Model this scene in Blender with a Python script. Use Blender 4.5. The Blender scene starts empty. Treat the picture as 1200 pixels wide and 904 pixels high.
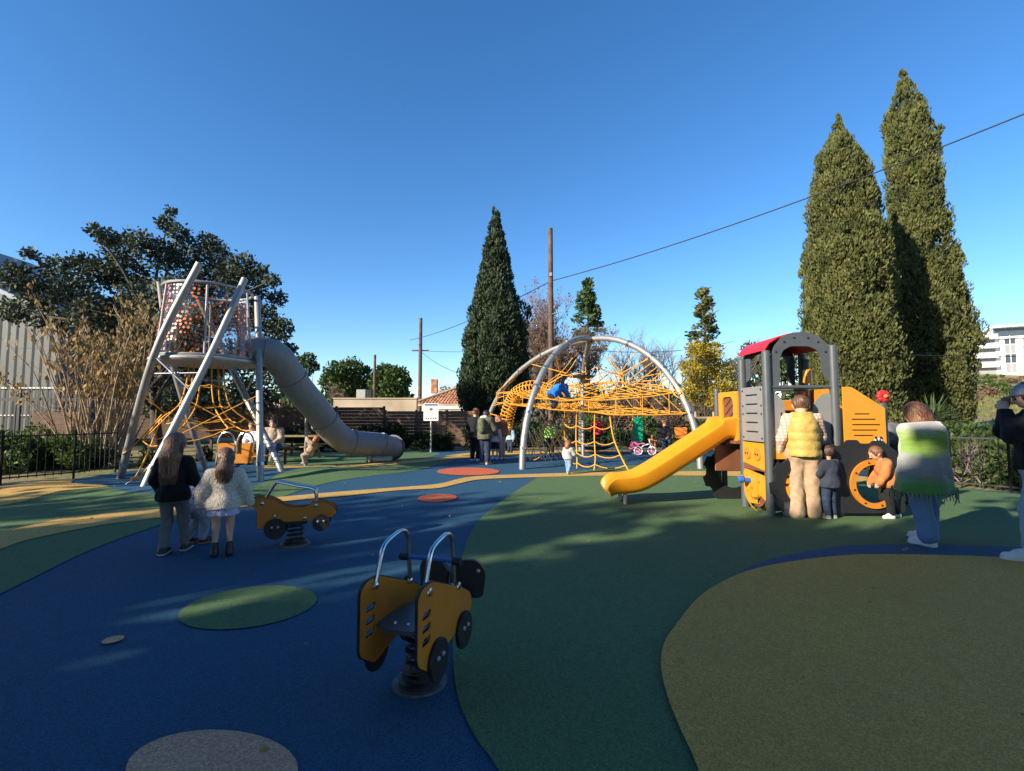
import bpy, bmesh, math, random
import numpy as np
from mathutils import Vector, Matrix, noise as mnoise
from mathutils.geometry import tessellate_polygon, delaunay_2d_cdt

random.seed(7)
rng = np.random.default_rng(11)
scene = bpy.context.scene
COL = scene.collection
R = math.radians

# ------------------------------------------------------------------ camera
CAM_H, FPX, PITCH = 1.40, 560.0, math.atan(35 / 560.0)
cam_d = bpy.data.cameras.new("camera")
cam = bpy.data.objects.new("camera", cam_d)
COL.objects.link(cam)
cam.location = (0, 0, CAM_H)
cam.rotation_euler = (R(90) + PITCH, 0, 0)
cam_d.sensor_width = 36.0
cam_d.lens = 36.0 * FPX / 1200.0
cam_d.clip_start = 0.05
cam_d.clip_end = 3000
scene.camera = cam
scene.render.resolution_x, scene.render.resolution_y = 1024, 771

# ------------------------------------------------------------------ light
SUN_EL = R(24.0)
SUN_DIR = Vector((-0.82, -0.572, 0)).normalized()          # towards the sun, on the ground
TO_SUN = Vector((SUN_DIR.x * math.cos(SUN_EL), SUN_DIR.y * math.cos(SUN_EL), math.sin(SUN_EL)))
world = bpy.data.worlds.new("World")
scene.world = world
world.use_nodes = True
wn = world.node_tree
wn.nodes.clear()
sky = wn.nodes.new("ShaderNodeTexSky")
sky.sky_type = 'NISHITA'
sky.sun_disc = False
sky.sun_elevation = SUN_EL
sky.sun_rotation = math.atan2(SUN_DIR.x, SUN_DIR.y)
sky.altitude = 100
sky.air_density = 1.0
sky.dust_density = 0.2
sky.ozone_density = 3.6
bg = wn.nodes.new("ShaderNodeBackground")
bg.inputs[1].default_value = 0.106
wo = wn.nodes.new("ShaderNodeOutputWorld")
hs = wn.nodes.new("ShaderNodeHueSaturation")                # the phone's colour rendering of the blue
hs.inputs["Saturation"].default_value = 1.22
hs.inputs["Hue"].default_value = 0.503
wn.links.new(sky.outputs[0], hs.inputs["Color"])
wn.links.new(hs.outputs[0], bg.inputs[0])
wn.links.new(bg.outputs[0], wo.inputs[0])
sun_d = bpy.data.lights.new("sun", 'SUN')
sun_d.energy = 5.0
sun_d.angle = R(0.53)
sun_d.color = (1.0, 0.88, 0.70)
sun = bpy.data.objects.new("sun", sun_d)
COL.objects.link(sun)
sun.rotation_euler = (-TO_SUN).to_track_quat('-Z', 'Y').to_euler()
sun.location = TO_SUN * 60
scene.view_settings.view_transform = 'Standard'
scene.view_settings.look = 'None'
scene.view_settings.exposure = 1.12
scene.view_settings.gamma = 1.0
scene.render.engine = 'CYCLES'
scene.cycles.max_bounces = 6
scene.cycles.transparent_max_bounces = 12
scene.cycles.use_denoising = True

# ------------------------------------------------------------------ placing
MOUNDS = [(-6.1, 8.7, 1.7, 0.65, 0.13), (-4.6, 11.6, 1.3, 0.75, 0.16), (-9.2, 9.3, 1.0, 0.7, 0.10)]
def gh(x, y):
    z = 0.0
    for (cx, cy, sx, sy, a) in MOUNDS:
        z += a * math.exp(-((x - cx) / sx) ** 2 - ((y - cy) / sy) ** 2)
    return z
CP, SP = math.cos(PITCH), math.sin(PITCH)
def ray(px, py):
    a, b = (px - 600.0) / FPX, (452.0 - py) / FPX
    return Vector((a, CP - b * SP, SP + b * CP))
def gp(px, py, z=None):                                     # a point of the ground in the survey of the photograph
    d = ray(px, py)
    h = 0.0 if z is None else z
    for _ in range(8):
        t = (h - CAM_H) / d.z
        p = Vector((d.x * t, d.y * t, h))
        if z is None:
            h = 0.5 * h + 0.5 * gh(p.x, p.y)
    return p
def at(px, py, Y):
    d = ray(px, py)
    t = Y / d.y
    return Vector((d.x * t, Y, CAM_H + d.z * t))
def onground(px, Y):
    return Vector(((px - 600.0) / FPX * Y * 1.0, Y, gh((px - 600.0) / FPX * Y, Y)))

# ------------------------------------------------------------------ materials
MATS = {}
def mat(name, col, rough=0.6, metal=0.0, var=0.12, scale=6.0, bump=0.0, bscale=60.0, coat=0.0, spec=0.5, col2=None, detail=4.0, sheen=0.0, trans=0.0, vattr=False):
    if name in MATS: return MATS[name]
    m = bpy.data.materials.new(name); m.use_nodes = True
    nt = m.node_tree; N = nt.nodes; L = nt.links
    b = N["Principled BSDF"]
    b.inputs["Roughness"].default_value = rough
    b.inputs["Metallic"].default_value = metal
    b.inputs["Specular IOR Level"].default_value = spec
    if coat: b.inputs["Coat Weight"].default_value = coat
    if sheen: b.inputs["Sheen Weight"].default_value = sheen
    tc = N.new("ShaderNodeTexCoord")
    nz = N.new("ShaderNodeTexNoise"); nz.inputs["Scale"].default_value = scale; nz.inputs["Detail"].default_value = detail
    L.new(tc.outputs["Object"], nz.inputs["Vector"])
    mx = N.new("ShaderNodeMix"); mx.data_type = 'RGBA'
    c1 = [max(0, c * (1 - var)) for c in col]; c2 = [min(1, c * (1 + var)) for c in (col2 or col)]
    mx.inputs["A"].default_value = (*c1, 1); mx.inputs["B"].default_value = (*c2, 1)
    if vattr:
        at_ = N.new("ShaderNodeAttribute"); at_.attribute_name = "v"
        mm = N.new("ShaderNodeMath"); mm.operation = 'MULTIPLY_ADD'
        L.new(at_.outputs["Fac"], mm.inputs[0]); mm.inputs[1].default_value = 0.6; 
        m2 = N.new("ShaderNodeMath"); m2.operation = 'MULTIPLY_ADD'
        L.new(nz.outputs[0], m2.inputs[0]); m2.inputs[1].default_value = 1.2; m2.inputs[2].default_value = -0.4
        L.new(m2.outputs[0], mm.inputs[2])
        L.new(mm.outputs[0], mx.inputs["Factor"])
    else:
        rp = N.new("ShaderNodeMapRange"); rp.inputs[1].default_value = 0.3; rp.inputs[2].default_value = 0.7
        L.new(nz.outputs[0], rp.inputs[0]); L.new(rp.outputs[0], mx.inputs["Factor"])
    L.new(mx.outputs["Result"], b.inputs["Base Color"])
    if bump:
        n2 = N.new("ShaderNodeTexNoise"); n2.inputs["Scale"].default_value = bscale; n2.inputs["Detail"].default_value = 3
        L.new(tc.outputs["Object"], n2.inputs["Vector"])
        bp = N.new("ShaderNodeBump"); bp.inputs["Strength"].default_value = bump; bp.inputs["Distance"].default_value = 0.02
        L.new(n2.outputs[0], bp.inputs["Height"]); L.new(bp.outputs[0], b.inputs["Normal"])
    if trans:
        ts = N.new("ShaderNodeBsdfTranslucent"); ms = N.new("ShaderNodeMixShader"); ms.inputs[0].default_value = trans
        L.new(mx.outputs["Result"], ts.inputs[0])
        L.new(b.outputs[0], ms.inputs[1]); L.new(ts.outputs[0], ms.inputs[2])
        L.new(ms.outputs[0], N["Material Output"].inputs[0])
    MATS[name] = m
    return m
def rubber(name, col):                                      # poured rubber granules, worn and dusty in patches
    m = bpy.data.materials.new(name); m.use_nodes = True
    nt = m.node_tree; N = nt.nodes; L = nt.links; b = N["Principled BSDF"]
    b.inputs["Roughness"].default_value = 0.82; b.inputs["Specular IOR Level"].default_value = 0.25
    tc = N.new("ShaderNodeTexCoord")
    def nz(s, d=3, r=0.55):
        n = N.new("ShaderNodeTexNoise"); n.inputs["Scale"].default_value = s; n.inputs["Detail"].default_value = d; n.inputs["Roughness"].default_value = r
        L.new(tc.outputs["Object"], n.inputs["Vector"]); return n
    vo = N.new("ShaderNodeTexVoronoi"); vo.inputs["Scale"].default_value = 170; L.new(tc.outputs["Object"], vo.inputs["Vector"])
    gr, pt, wr = nz(130, 2), nz(1.1, 6, 0.62), nz(9, 5)
    sp = N.new("ShaderNodeSeparateColor"); L.new(vo.outputs["Color"], sp.inputs[0])
    def mix(f, a, bb, blend='MIX'):
        x = N.new("ShaderNodeMix"); x.data_type = 'RGBA'; x.blend_type = blend
        for s, val in (("Factor", f), ("A", a), ("B", bb)):
            if isinstance(val, (tuple, list)): x.inputs[s].default_value = (*val, 1)
            elif isinstance(val, float): x.inputs[s].default_value = val
            else: L.new(val, x.inputs[s])
        return x.outputs["Result"]
    def rng_(o, a, c, lo=0.0, hi=1.0):
        r = N.new("ShaderNodeMapRange"); r.inputs[1].default_value = a; r.inputs[2].default_value = c; r.inputs[3].default_value = lo; r.inputs[4].default_value = hi
        L.new(o, r.inputs[0]); return r.outputs[0]
    dk = tuple(c * 0.62 for c in col); lt = tuple(min(1, c * 1.38 + 0.004) for c in col)
    base = mix(sp.outputs[0], dk, lt)
    base = mix(rng_(pt.outputs[0], 0.35, 0.7, 0.0, 0.30), base, tuple(c * 0.70 + 0.018 for c in col))
    base = mix(rng_(wr.outputs[0], 0.5, 0.8, 0.0, 0.25), base, tuple(c * 0.5 for c in col))
    L.new(base, b.inputs["Base Color"])
    bp = N.new("ShaderNodeBump"); bp.inputs["Strength"].default_value = 0.55; bp.inputs["Distance"].default_value = 0.006
    L.new(vo.outputs["Distance"], bp.inputs["Height"])
    b2 = N.new("ShaderNodeBump"); b2.inputs["Strength"].default_value = 0.35; b2.inputs["Distance"].default_value = 0.05
    L.new(pt.outputs[0], b2.inputs["Height"]); L.new(bp.outputs[0], b2.inputs["Normal"])
    L.new(b2.outputs[0], b.inputs["Normal"])
    return m

# ------------------------------------------------------------------ objects
WLOC = {}
def tag(o, label=None, cat=None, group=None, kind=None):
    if label: o["label"] = label
    if cat: o["category"] = cat
    if group: o["group"] = group
    if kind: o["kind"] = kind
    return o
def thing(name, loc, label, cat, group=None):
    o = bpy.data.objects.new(name, None); COL.objects.link(o)
    o.empty_display_size = 0.2
    o.location = loc; WLOC[o.name] = Vector(loc)
    return tag(o, label, cat, group)
def link(name, me, parent=None, loc=(0, 0, 0)):
    o = bpy.data.objects.new(name, me); COL.objects.link(o)
    if parent is not None: o.parent = parent
    o.location = loc
    WLOC[o.name] = Vector(loc) + (WLOC[parent.name] if parent is not None else Vector())
    return o
def share(src, name, parent, loc, rot=(0, 0, 0), scale=(1, 1, 1)):     # another object with the same mesh; loc in the parent's space
    o = link(name, src, parent, loc); o.rotation_euler = rot; o.scale = scale
    return o
def npmesh(name, V, F, m, smooth=False, v=None, sharp=None):
    me = bpy.data.meshes.new(name)
    V = np.asarray(V, dtype=np.float32)
    if isinstance(F, np.ndarray):
        n = F.shape[1]
        me.vertices.add(len(V)); me.vertices.foreach_set("co", V.ravel())
        me.loops.add(F.size); me.loops.foreach_set("vertex_index", F.astype(np.int32).ravel())
        me.polygons.add(len(F)); me.polygons.foreach_set("loop_start", np.arange(0, F.size, n, dtype=np.int32))
        me.update(calc_edges=True)
    else:
        me.from_pydata([tuple(map(float, p)) for p in V], [], F); me.update()
    for q in (m if isinstance(m, (list, tuple)) else [m]): me.materials.append(q)
    if v is not None:
        a = me.attributes.new("v", 'FLOAT', 'FACE'); a.data.foreach_set("value", np.asarray(v, dtype=np.float32))
    if smooth:
        me.polygons.foreach_set("use_smooth", np.ones(len(me.polygons), dtype=bool))
        if sharp: me.set_sharp_from_angle(angle=sharp)
    me.validate()
    return me
def frames(P):
    n = len(P); T = []
    for i in range(n):
        t = P[min(i + 1, n - 1)] - P[max(i - 1, 0)]
        T.append(t.normalized() if t.length > 1e-9 else Vector((0, 0, 1)))
    u = T[0].orthogonal().normalized(); out = []
    for i in range(n):
        if i: u = (u - T[i] * u.dot(T[i]))
        u = u.normalized() if u.length > 1e-6 else T[i].orthogonal().normalized()
        out.append((u.copy(), T[i].cross(u)))
    return out
class MB:
    def __init__(s): s.v = []; s.f = []
    def add(s, v, f):
        k = len(s.v); s.v += [Vector(p) for p in v]; s.f += [[i + k for i in q] for q in f]; return s
    def box(s, c, size, M=None, ch=0.0):
        hx, hy, hz = (q / 2 for q in size); c = Vector(c)
        ch = min(ch, hx * .9, hy * .9, hz * .9)
        bm = bmesh.new(); bmesh.ops.create_cube(bm, size=1.0)
        for q in bm.verts: q.co = Vector((q.co.x * 2 * hx, q.co.y * 2 * hy, q.co.z * 2 * hz))
        if ch > 0: bmesh.ops.bevel(bm, geom=list(bm.edges), offset=ch, segments=1, affect='EDGES', profile=0.5)
        bm.verts.index_update()
        vs = [q.co.copy() for q in bm.verts]; fs = [[q.index for q in f.verts] for f in bm.faces]; bm.free()
        if M is not None: vs = [M @ q for q in vs]
        return s.add([q + c for q in vs], fs)
    def tube(s, P, r, n=8, caps=True, close=False, sq=1.0):
        P = [Vector(p) for p in P]; k = len(P)
        rr = [r] * k if not isinstance(r, (list, tuple)) else r
        fr = frames(P); vs = []; fs = []
        for i in range(k):
            u, w = fr[i]
            for j in range(n):
                a = 2 * math.pi * j / n
                vs.append(P[i] + (u * math.cos(a) + w * (math.sin(a) * sq)) * rr[i])
        for i in range(k - 1):
            for j in range(n):
                j2 = (j + 1) % n
                fs.append([i * n + j, i * n + j2, (i + 1) * n + j2, (i + 1) * n + j])
        if caps:
            fs.append([j for j in range(n)][::-1]); fs.append([(k - 1) * n + j for j in range(n)])
        return s.add(vs, fs)
    def prism(s, outer, o, ux, uy, th, holes=()):           # flat shape with holes, th thick along ux x uy, centred
        o, ux, uy = Vector(o), Vector(ux), Vector(uy); nn = ux.cross(uy).normalized()
        loops = [list(outer)] + [list(h) for h in holes]
        flat = [p for l in loops for p in l]
        tris = tessellate_polygon([[Vector((p[0], p[1], 0)) for p in l] for l in loops])
        vs = [o + ux * p[0] + uy * p[1] + nn * (th / 2) for p in flat] + [o + ux * p[0] + uy * p[1] - nn * (th / 2) for p in flat]
        k = len(flat); fs = []
        for t in tris:
            a, b, c = [flat[i] for i in t]
            if (b[0] - a[0]) * (c[1] - a[1]) - (b[1] - a[1]) * (c[0] - a[0]) < 0: t = (t[0], t[2], t[1])
            fs.append(list(t)); fs.append([i + k for i in t][::-1])
        q = 0
        for l in loops:
            n = len(l)
            for i in range(n):
                j = (i + 1) % n; fs.append([q + i, q + i + k, q + j + k, q + j])
            q += n
        return s.add(vs, fs)
    def lathe(s, prof, c, n=24, axis=(0, 0, 1), caps=True):
        c = Vector(c); ax = Vector(axis).normalized(); u = ax.orthogonal().normalized(); w = ax.cross(u); vs = []; fs = []
        for (r, z) in prof:
            for j in range(n):
                a = 2 * math.pi * j / n
                vs.append(c + ax * z + (u * math.cos(a) + w * math.sin(a)) * max(r, 1e-4))
        k = len(prof)
        for i in range(k - 1):
            for j in range(n):
                j2 = (j + 1) % n; fs.append([i * n + j, i * n + j2, (i + 1) * n + j2, (i + 1) * n + j])
        if caps: fs.append([j for j in range(n)][::-1]); fs.append([(k - 1) * n + j for j in range(n)])
        return s.add(vs, fs)
    def ball(s, c, r, n=10, M=None):
        c = Vector(c); r = Vector(r) if not isinstance(r, (int, float)) else Vector((r, r, r)); vs = []; fs = []
        m = max(4, n // 2)
        for i in range(m + 1):
            t = math.pi * i / m
            for j in range(n):
                a = 2 * math.pi * j / n
                p = Vector((math.sin(t) * math.cos(a) * r.x, math.sin(t) * math.sin(a) * r.y, math.cos(t) * r.z))
                vs.append(c + (M @ p if M is not None else p))
        for i in range(m):
            for j in range(n):
                j2 = (j + 1) % n; fs.append([i * n + j, (i + 1) * n + j, (i + 1) * n + j2, i * n + j2])
        return s.add(vs, fs)
    def build(s, name, m, parent=None, smooth=True, sharp=0.6, label=None, at_=None):
        off = at_ if at_ is not None else (WLOC[parent.name] if parent is not None else Vector())
        V = np.array([tuple(p - off) for p in s.v], dtype=np.float32)
        me = npmesh(name, V, s.f, m, smooth, sharp=sharp)
        o = link(name, me, parent, (0, 0, 0) if parent is not None else tuple(off))
        if label: o["label"] = label
        return o
def circle(cx, cy, r, n=28, ry=None, a0=0.0):
    ry = ry or r
    return [(cx + r * math.cos(a0 + 2 * math.pi * i / n), cy + ry * math.sin(a0 + 2 * math.pi * i / n)) for i in range(n)]
def spline(P, per=6, closed=False):
    P = [Vector(p) for p in P]; n = len(P); out = []
    for i in range(n if closed else n - 1):
        if closed: a, b, c, d = P[(i - 1) % n], P[i], P[(i + 1) % n], P[(i + 2) % n]
        else: a, b, c, d = P[max(i - 1, 0)], P[i], P[i + 1], P[min(i + 2, n - 1)]
        for j in range(per):
            t = j / per
            out.append(0.5 * ((2 * b) + (c - a) * t + (2 * a - 5 * b + 4 * c - d) * t * t + (3 * b - a - 3 * c + d) * t ** 3))
    if not closed: out.append(P[-1])
    return out
def rounded(pts, r, n=4):                                   # rounds the corners of a 2D outline
    out = []; k = len(pts)
    for i in range(k):
        p = Vector((*pts[i][:2], 0)); a = Vector((*pts[i - 1][:2], 0)); b = Vector((*pts[(i + 1) % k][:2], 0))
        rr = min(r, (a - p).length * .45, (b - p).length * .45)
        p1 = p + (a - p).normalized() * rr; p2 = p + (b - p).normalized() * rr
        for j in range(n + 1):
            t = j / n; q = p1.lerp(p, t).lerp(p.lerp(p2, t), t); out.append((q.x, q.y))
    return out
def slot(cx, cy, w, h, n=4):
    return rounded([(cx - w / 2, cy - h / 2), (cx + w / 2, cy - h / 2), (cx + w / 2, cy + h / 2), (cx - w / 2, cy + h / 2)], h / 2, n)

# ------------------------------------------------------------------ ground
m_blue = rubber("rubber blue", (0.016, 0.076, 0.138))
m_green = rubber("rubber green", (0.080, 0.145, 0.056))
m_yellow = rubber("rubber sand yellow", (0.50, 0.31, 0.085))
m_orange = rubber("rubber orange", (0.50, 0.11, 0.05))
m_olive = rubber("rubber olive yellow", (0.60, 0.30, 0.06))
m_tan = rubber("rubber tan", (0.66, 0.33, 0.19))

def inside(p, poly):
    x, y = p; c = False; n = len(poly)
    for i in range(n):
        x1, y1 = poly[i]; x2, y2 = poly[i - 1]
        if (y1 > y) != (y2 > y) and x < (x2 - x1) * (y - y1) / (y2 - y1) + x1: c = not c
    return c
def sheet(name, poly, layer, m, step=0.5, kind='structure'):
    poly = [(p[0], p[1]) for p in poly]
    xs = [p[0] for p in poly]; ys = [p[1] for p in poly]
    pts = [Vector(p) for p in poly]; n = len(pts)
    x = min(xs) + step / 2
    while x < max(xs):
        y = min(ys) + step / 2
        while y < max(ys):
            if inside((x, y), poly): pts.append(Vector((x, y)))
            y += step
        x += step
    vs, _, fs, _, _, _ = delaunay_2d_cdt(pts, [], [list(range(n))], 1, 1e-5)
    V = [(p.x, p.y, gh(p.x, p.y) + layer * 0.007) for p in vs]
    F = [list(f) for f in fs]
    for f in F:
        a, b, c = [vs[i] for i in f[:3]]
        if (b.x - a.x) * (c.y - a.y) - (b.y - a.y) * (c.x - a.x) < 0: f.reverse()
    o = link(name, npmesh(name, np.array(V), F, m, True))
    return tag(o, kind=kind)
def G(l): return [gp(x, y) for x, y in l]
def smooth_px(l, per=5): return [(p.x, p.y) for p in spline([(x, y, 0) for x, y in l], per)]

edge = [gp(-150, 586), gp(0, 570), gp(45, 566), gp(86, 562), gp(140, 554), gp(200, 546), gp(300, 537), gp(360, 531), gp(470, 528.5), gp(620, 527), gp(740, 526.5), gp(850, 529), gp(960, 541), gp(1060, 561), gp(1115, 571), gp(1200, 579), gp(1300, 592)]
RUB = [(p.x, p.y) for p in spline(edge, 4)] + [(13, 3), (13, -9), (-15, -9), (-15, 5)]
sheet("rubber_pavement", RUB, 0, m_blue, 0.3)
Y1u = smooth_px([(-60, 636), (0, 625), (67, 610), (110, 605), (193, 597), (287, 588), (333, 583), (400, 577), (467, 572), (513, 568), (540, 561.5), (567, 558.3), (633, 556), (700, 554.3), (780, 553.3), (870, 553), (960, 555), (1020, 560)])
Y1d = smooth_px([(-60, 660), (0, 645), (33, 634), (117, 617), (193, 607), (287, 595), (333, 588.5), (400, 582.5), (467, 575.5), (513, 573), (540, 567), (567, 562.3), (633, 560), (700, 558.3), (780, 558), (870, 559), (950, 562), (1020, 566)])
g1l = smooth_px([(640, 1010), (584, 904), (560, 870), (540, 830), (532, 790), (530, 741), (533, 690), (542, 649), (560, 612), (593, 584), (633, 558)])
sheet("green_rubber_pavement", G(g1l) + G([p for p in Y1u if p[0] > 640]) + G([(1060, 563), (1100, 570), (1150, 576), (1200, 580.5), (1290, 592)]) + [Vector((12.6, 3, 0)), Vector((12.6, .6, 0)), Vector((2.0, .6, 0))], 1, m_green)
g2 = [(-60, 640), (-60, 606), (0, 592), (30, 586), (60, 577), (83, 573.5), (120, 570), (150, 577), (200, 579), (250, 577), (285, 573), (310, 566), (325, 557), (345, 551.5), (383, 548), (433, 548.5), (487, 542.5), (530, 540), (513, 545), (487, 552), (433, 558.5), (390, 565), (350, 576), (325, 584.5), (287, 590), (193, 600), (110, 609), (67, 613), (0, 630)]
sheet("green_rubber_patch", G(smooth_px(g2, 3)), 1, m_green, 0.35)
g2b = [(-80, 720), (-60, 654), (0, 642), (33, 632), (117, 615), (193, 606), (225, 603), (160, 625), (100, 648), (45, 675), (0, 697)]
sheet("green_rubber_verge", G(smooth_px(g2b, 3)), 1, m_green, 0.35)
sheet("green_rubber_lawn_shape", G(smooth_px([(300, 538.5), (360, 532), (430, 530), (500, 530), (515, 533), (480, 540), (444, 543), (405, 547), (345, 546.5), (300, 547)], 3)), 1, m_green, 0.5)
sheet("green_rubber_crescent", G(smooth_px([(660, 554.5), (690, 551), (740, 545.5), (800, 543), (860, 543), (920, 547), (930, 553), (870, 554), (780, 554.5), (700, 555.5)], 3)), 1, m_green, 0.4)
sheet("yellow_rubber_band", G(Y1u) + G(Y1d[::-1]), 2, m_yellow, 0.4)
sheet("yellow_rubber_curl", G(smooth_px([(-60, 580), (0, 571), (80, 564), (84, 567), (120, 569.5), (124, 571.5), (83, 575), (60, 579), (30, 588), (0, 594), (-60, 608)], 3)), 2, m_yellow, 0.4)
sheet("yellow_rubber_ribbon", G(smooth_px([(300, 546.5), (345, 546), (405, 546.5), (444, 543), (480, 540), (515, 537), (560, 533), (560, 536), (520, 539.5), (480, 543.5), (444, 546.5), (405, 549), (345, 549), (300, 549.5)], 3)), 2, m_yellow, 0.4)
sheet("yellow_rubber_border", G(smooth_px([(520, 535), (560, 530.5), (640, 528.3), (735, 528), (800, 528.5), (800, 530.5), (735, 530.5), (640, 532), (560, 534.5)], 3)), 2, m_yellow, 0.6)
ol = [(850, 1000), (817, 904), (798, 861), (783, 823), (775, 788), (777, 762), (787, 743), (817, 705), (848, 684), (882, 670), (931, 660), (988, 653.5), (1026, 652), (1103, 653), (1160, 655), (1200, 657), (1330, 666)]
bb = [(840, 690), (874, 669), (912, 655), (958, 646), (996, 641), (1065, 639.5), (1141, 641), (1200, 643), (1330, 650)]
sheet("blue_rubber_crescent", G(smooth_px(bb)) + G([(1330, 690), (1000, 690), (860, 700)]), 2, m_blue, 0.35)
sheet("olive_rubber_island", G(smooth_px(ol)) + [Vector((9, 3, 0)), Vector((9, .8, 0)), Vector((.95, .8, 0))], 3, m_olive, 0.35)
def dot(name, cx, cy, rx, ry, tilt, m, lay=2):
    c, s = math.cos(tilt), math.sin(tilt)
    sheet(name, G([(cx + x * c - y * s, cy + x * s + y * c) for x, y in circle(0, 0, rx, 40, ry)]), lay, m, 0.3)
dot("orange_rubber_spot", 548.5, 553.3, 36.5, 4.6, 0, m_orange)
dot("orange_rubber_spot", 512.5, 584.6, 23, 4.6, R(-2), m_orange)
dot("green_rubber_spot", 290, 713, 82, 23.5, R(-8), m_green, 1)
dot("tan_rubber_spot", 132, 752.3, 14, 3.6, R(-14), m_tan)
dot("tan_rubber_spot", 248, 906, 101, 47, R(-1), m_tan)

# natural ground out to the horizon, with the hillside on the east
def terrain(x, y):
    d = math.hypot(x, y); z = -0.05
    q = max(0.0, min(1.0, (x / max(y, 5.0) - 0.72) / 0.22)); s = q * q * (3 - 2 * q) if y > 0 else 0.0
    yy = max(0.0, min(y, 125.0) - 11.0)
    z += s * (0.045 * yy + 0.00060 * yy * yy)
    if d > 12: z += 0.10 * (mnoise.noise(Vector((x * .15, y * .15, 0))) ) * min(1, (d - 12) / 10) * (1 + 3 * s)
    if y > 60: z += 3.0 * min(1, (y - 60) / 120)
    return z
vs, fs = [], []
rads = [0.0] + [1.5 * 1.105 ** i for i in range(74)]
NA = 120
for i, r in enumerate(rads):
    for j in range(NA):
        a = 2 * math.pi * j / NA
        x, y = r * math.cos(a), r * math.sin(a)
        vs.append((x, y, terrain(x, y)))
for i in range(len(rads) - 1):
    for j in range(NA):
        j2 = (j + 1) % NA; fs.append([i * NA + j, (i + 1) * NA + j, (i + 1) * NA + j2, i * NA + j2])
def soil_mat():
    m = bpy.data.materials.new("soil and dry grass"); m.use_nodes = True
    nt = m.node_tree; N = nt.nodes; L = nt.links; b = N["Principled BSDF"]; b.inputs["Roughness"].default_value = 0.95
    tc = N.new("ShaderNodeTexCoord")
    def nz(s, d=6):
        n = N.new("ShaderNodeTexNoise"); n.inputs["Scale"].default_value = s; n.inputs["Detail"].default_value = d; n.inputs["Roughness"].default_value = 0.65
        L.new(tc.outputs["Object"], n.inputs["Vector"]); return n
    a, c, f = nz(0.05), nz(0.35), nz(7)
    r = N.new("ShaderNodeValToRGB"); e = r.color_ramp.elements
    e[0].position = 0.30; e[0].color = (0.05, 0.085, 0.02, 1); e[1].position = 0.72; e[1].color = (0.23, 0.10, 0.045, 1)
    for p, col in ((0.42, (0.12, 0.145, 0.04, 1)), (0.52, (0.24, 0.185, 0.075, 1)), (0.62, (0.13, 0.11, 0.06, 1))):
        q = e.new(p); q.color = col
    mm = N.new("ShaderNodeMix"); mm.data_type = 'FLOAT'; mm.inputs["Factor"].default_value = 0.45
    L.new(a.outputs[0], mm.inputs["A"]); L.new(c.outputs[0], mm.inputs["B"]); L.new(mm.outputs[0], r.inputs[0])
    x = N.new("ShaderNodeMix"); x.data_type = 'RGBA'; x.blend_type = 'MULTIPLY'; x.inputs["Factor"].default_value = 0.6
    L.new(r.outputs[0], x.inputs["A"])
    rr = N.new("ShaderNodeMapRange"); rr.inputs[1].default_value = .3; rr.inputs[2].default_value = .7; rr.inputs[3].default_value = .45; rr.inputs[4].default_value = 1.3
    L.new(f.outputs[0], rr.inputs[0])
    cc = N.new("ShaderNodeCombineColor")
    for i in range(3): L.new(rr.outputs[0], cc.inputs[i])
    L.new(cc.outputs[0], x.inputs["B"])
    L.new(x.outputs["Result"], b.inputs["Base Color"])
    bp = N.new("ShaderNodeBump"); bp.inputs["Strength"].default_value = .8; bp.inputs["Distance"].default_value = .08
    L.new(f.outputs[0], bp.inputs["Height"]); L.new(bp.outputs[0], b.inputs["Normal"])
    return m
tag(link("ground", npmesh("ground", np.array(vs), fs, soil_mat(), True)), kind='structure')
# ------------------------------------------------------------------ play equipment materials
m_steel = mat("brushed stainless steel", (0.30, 0.30, 0.295), 0.48, 0.55, 0.10, 9, 0.03, 90)
m_steel2 = mat("polished steel tube", (0.55, 0.55, 0.55), 0.22, 0.95, 0.08, 12)
m_galv = mat("dull galvanised steel", (0.36, 0.36, 0.35), 0.5, 0.5, 0.15, 14)
m_plate = mat("grey laminate", (0.20, 0.20, 0.20), 0.5, 0, 0.06, 10, 0.04, 120)
m_dgrey = mat("anthracite paint", (0.075, 0.085, 0.095), 0.42, 0.1, 0.08, 8, 0.02, 150)
m_black = mat("black plastic", (0.014, 0.014, 0.016), 0.5, 0, 0.2, 20, 0.05, 120)
m_hpl = mat("yellow orange panel", (0.60, 0.245, 0.016), 0.38, 0, 0.06, 5, 0.03, 140, coat=0.15)
m_hpl2 = mat("amber panel", (0.48, 0.18, 0.016), 0.45, 0, 0.07, 6, 0.04, 140)
m_slide = mat("moulded yellow plastic", (0.60, 0.24, 0.010), 0.30, 0, 0.05, 4, 0.02, 60, coat=0.25)
m_rock = mat("amber rocker board", (0.56, 0.185, 0.016), 0.42, 0, 0.07, 6, 0.03, 140)
m_eye = mat("orange disc", (0.70, 0.20, 0.03), 0.4, 0, 0.05)
m_red = mat("red plastic", (0.55, 0.018, 0.03), 0.4, 0, 0.08)
m_brown = mat("brown panel", (0.16, 0.06, 0.03), 0.5, 0, 0.12)
m_bluep = mat("blue plastic", (0.02, 0.10, 0.38), 0.35, 0, 0.08)
m_rope = mat("amber rope", (0.66, 0.30, 0.028), 0.75, 0, 0.28, 40, 0.3, 300)
m_white = mat("white print", (0.78, 0.78, 0.76), 0.5, 0, 0.03)
m_greenp = mat("green net pad", (0.0, 0.30, 0.16), 0.5, 0, 0.2, 30)
m_rubber = mat("black rubber", (0.02, 0.02, 0.02), 0.8, 0, 0.2)

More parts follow.
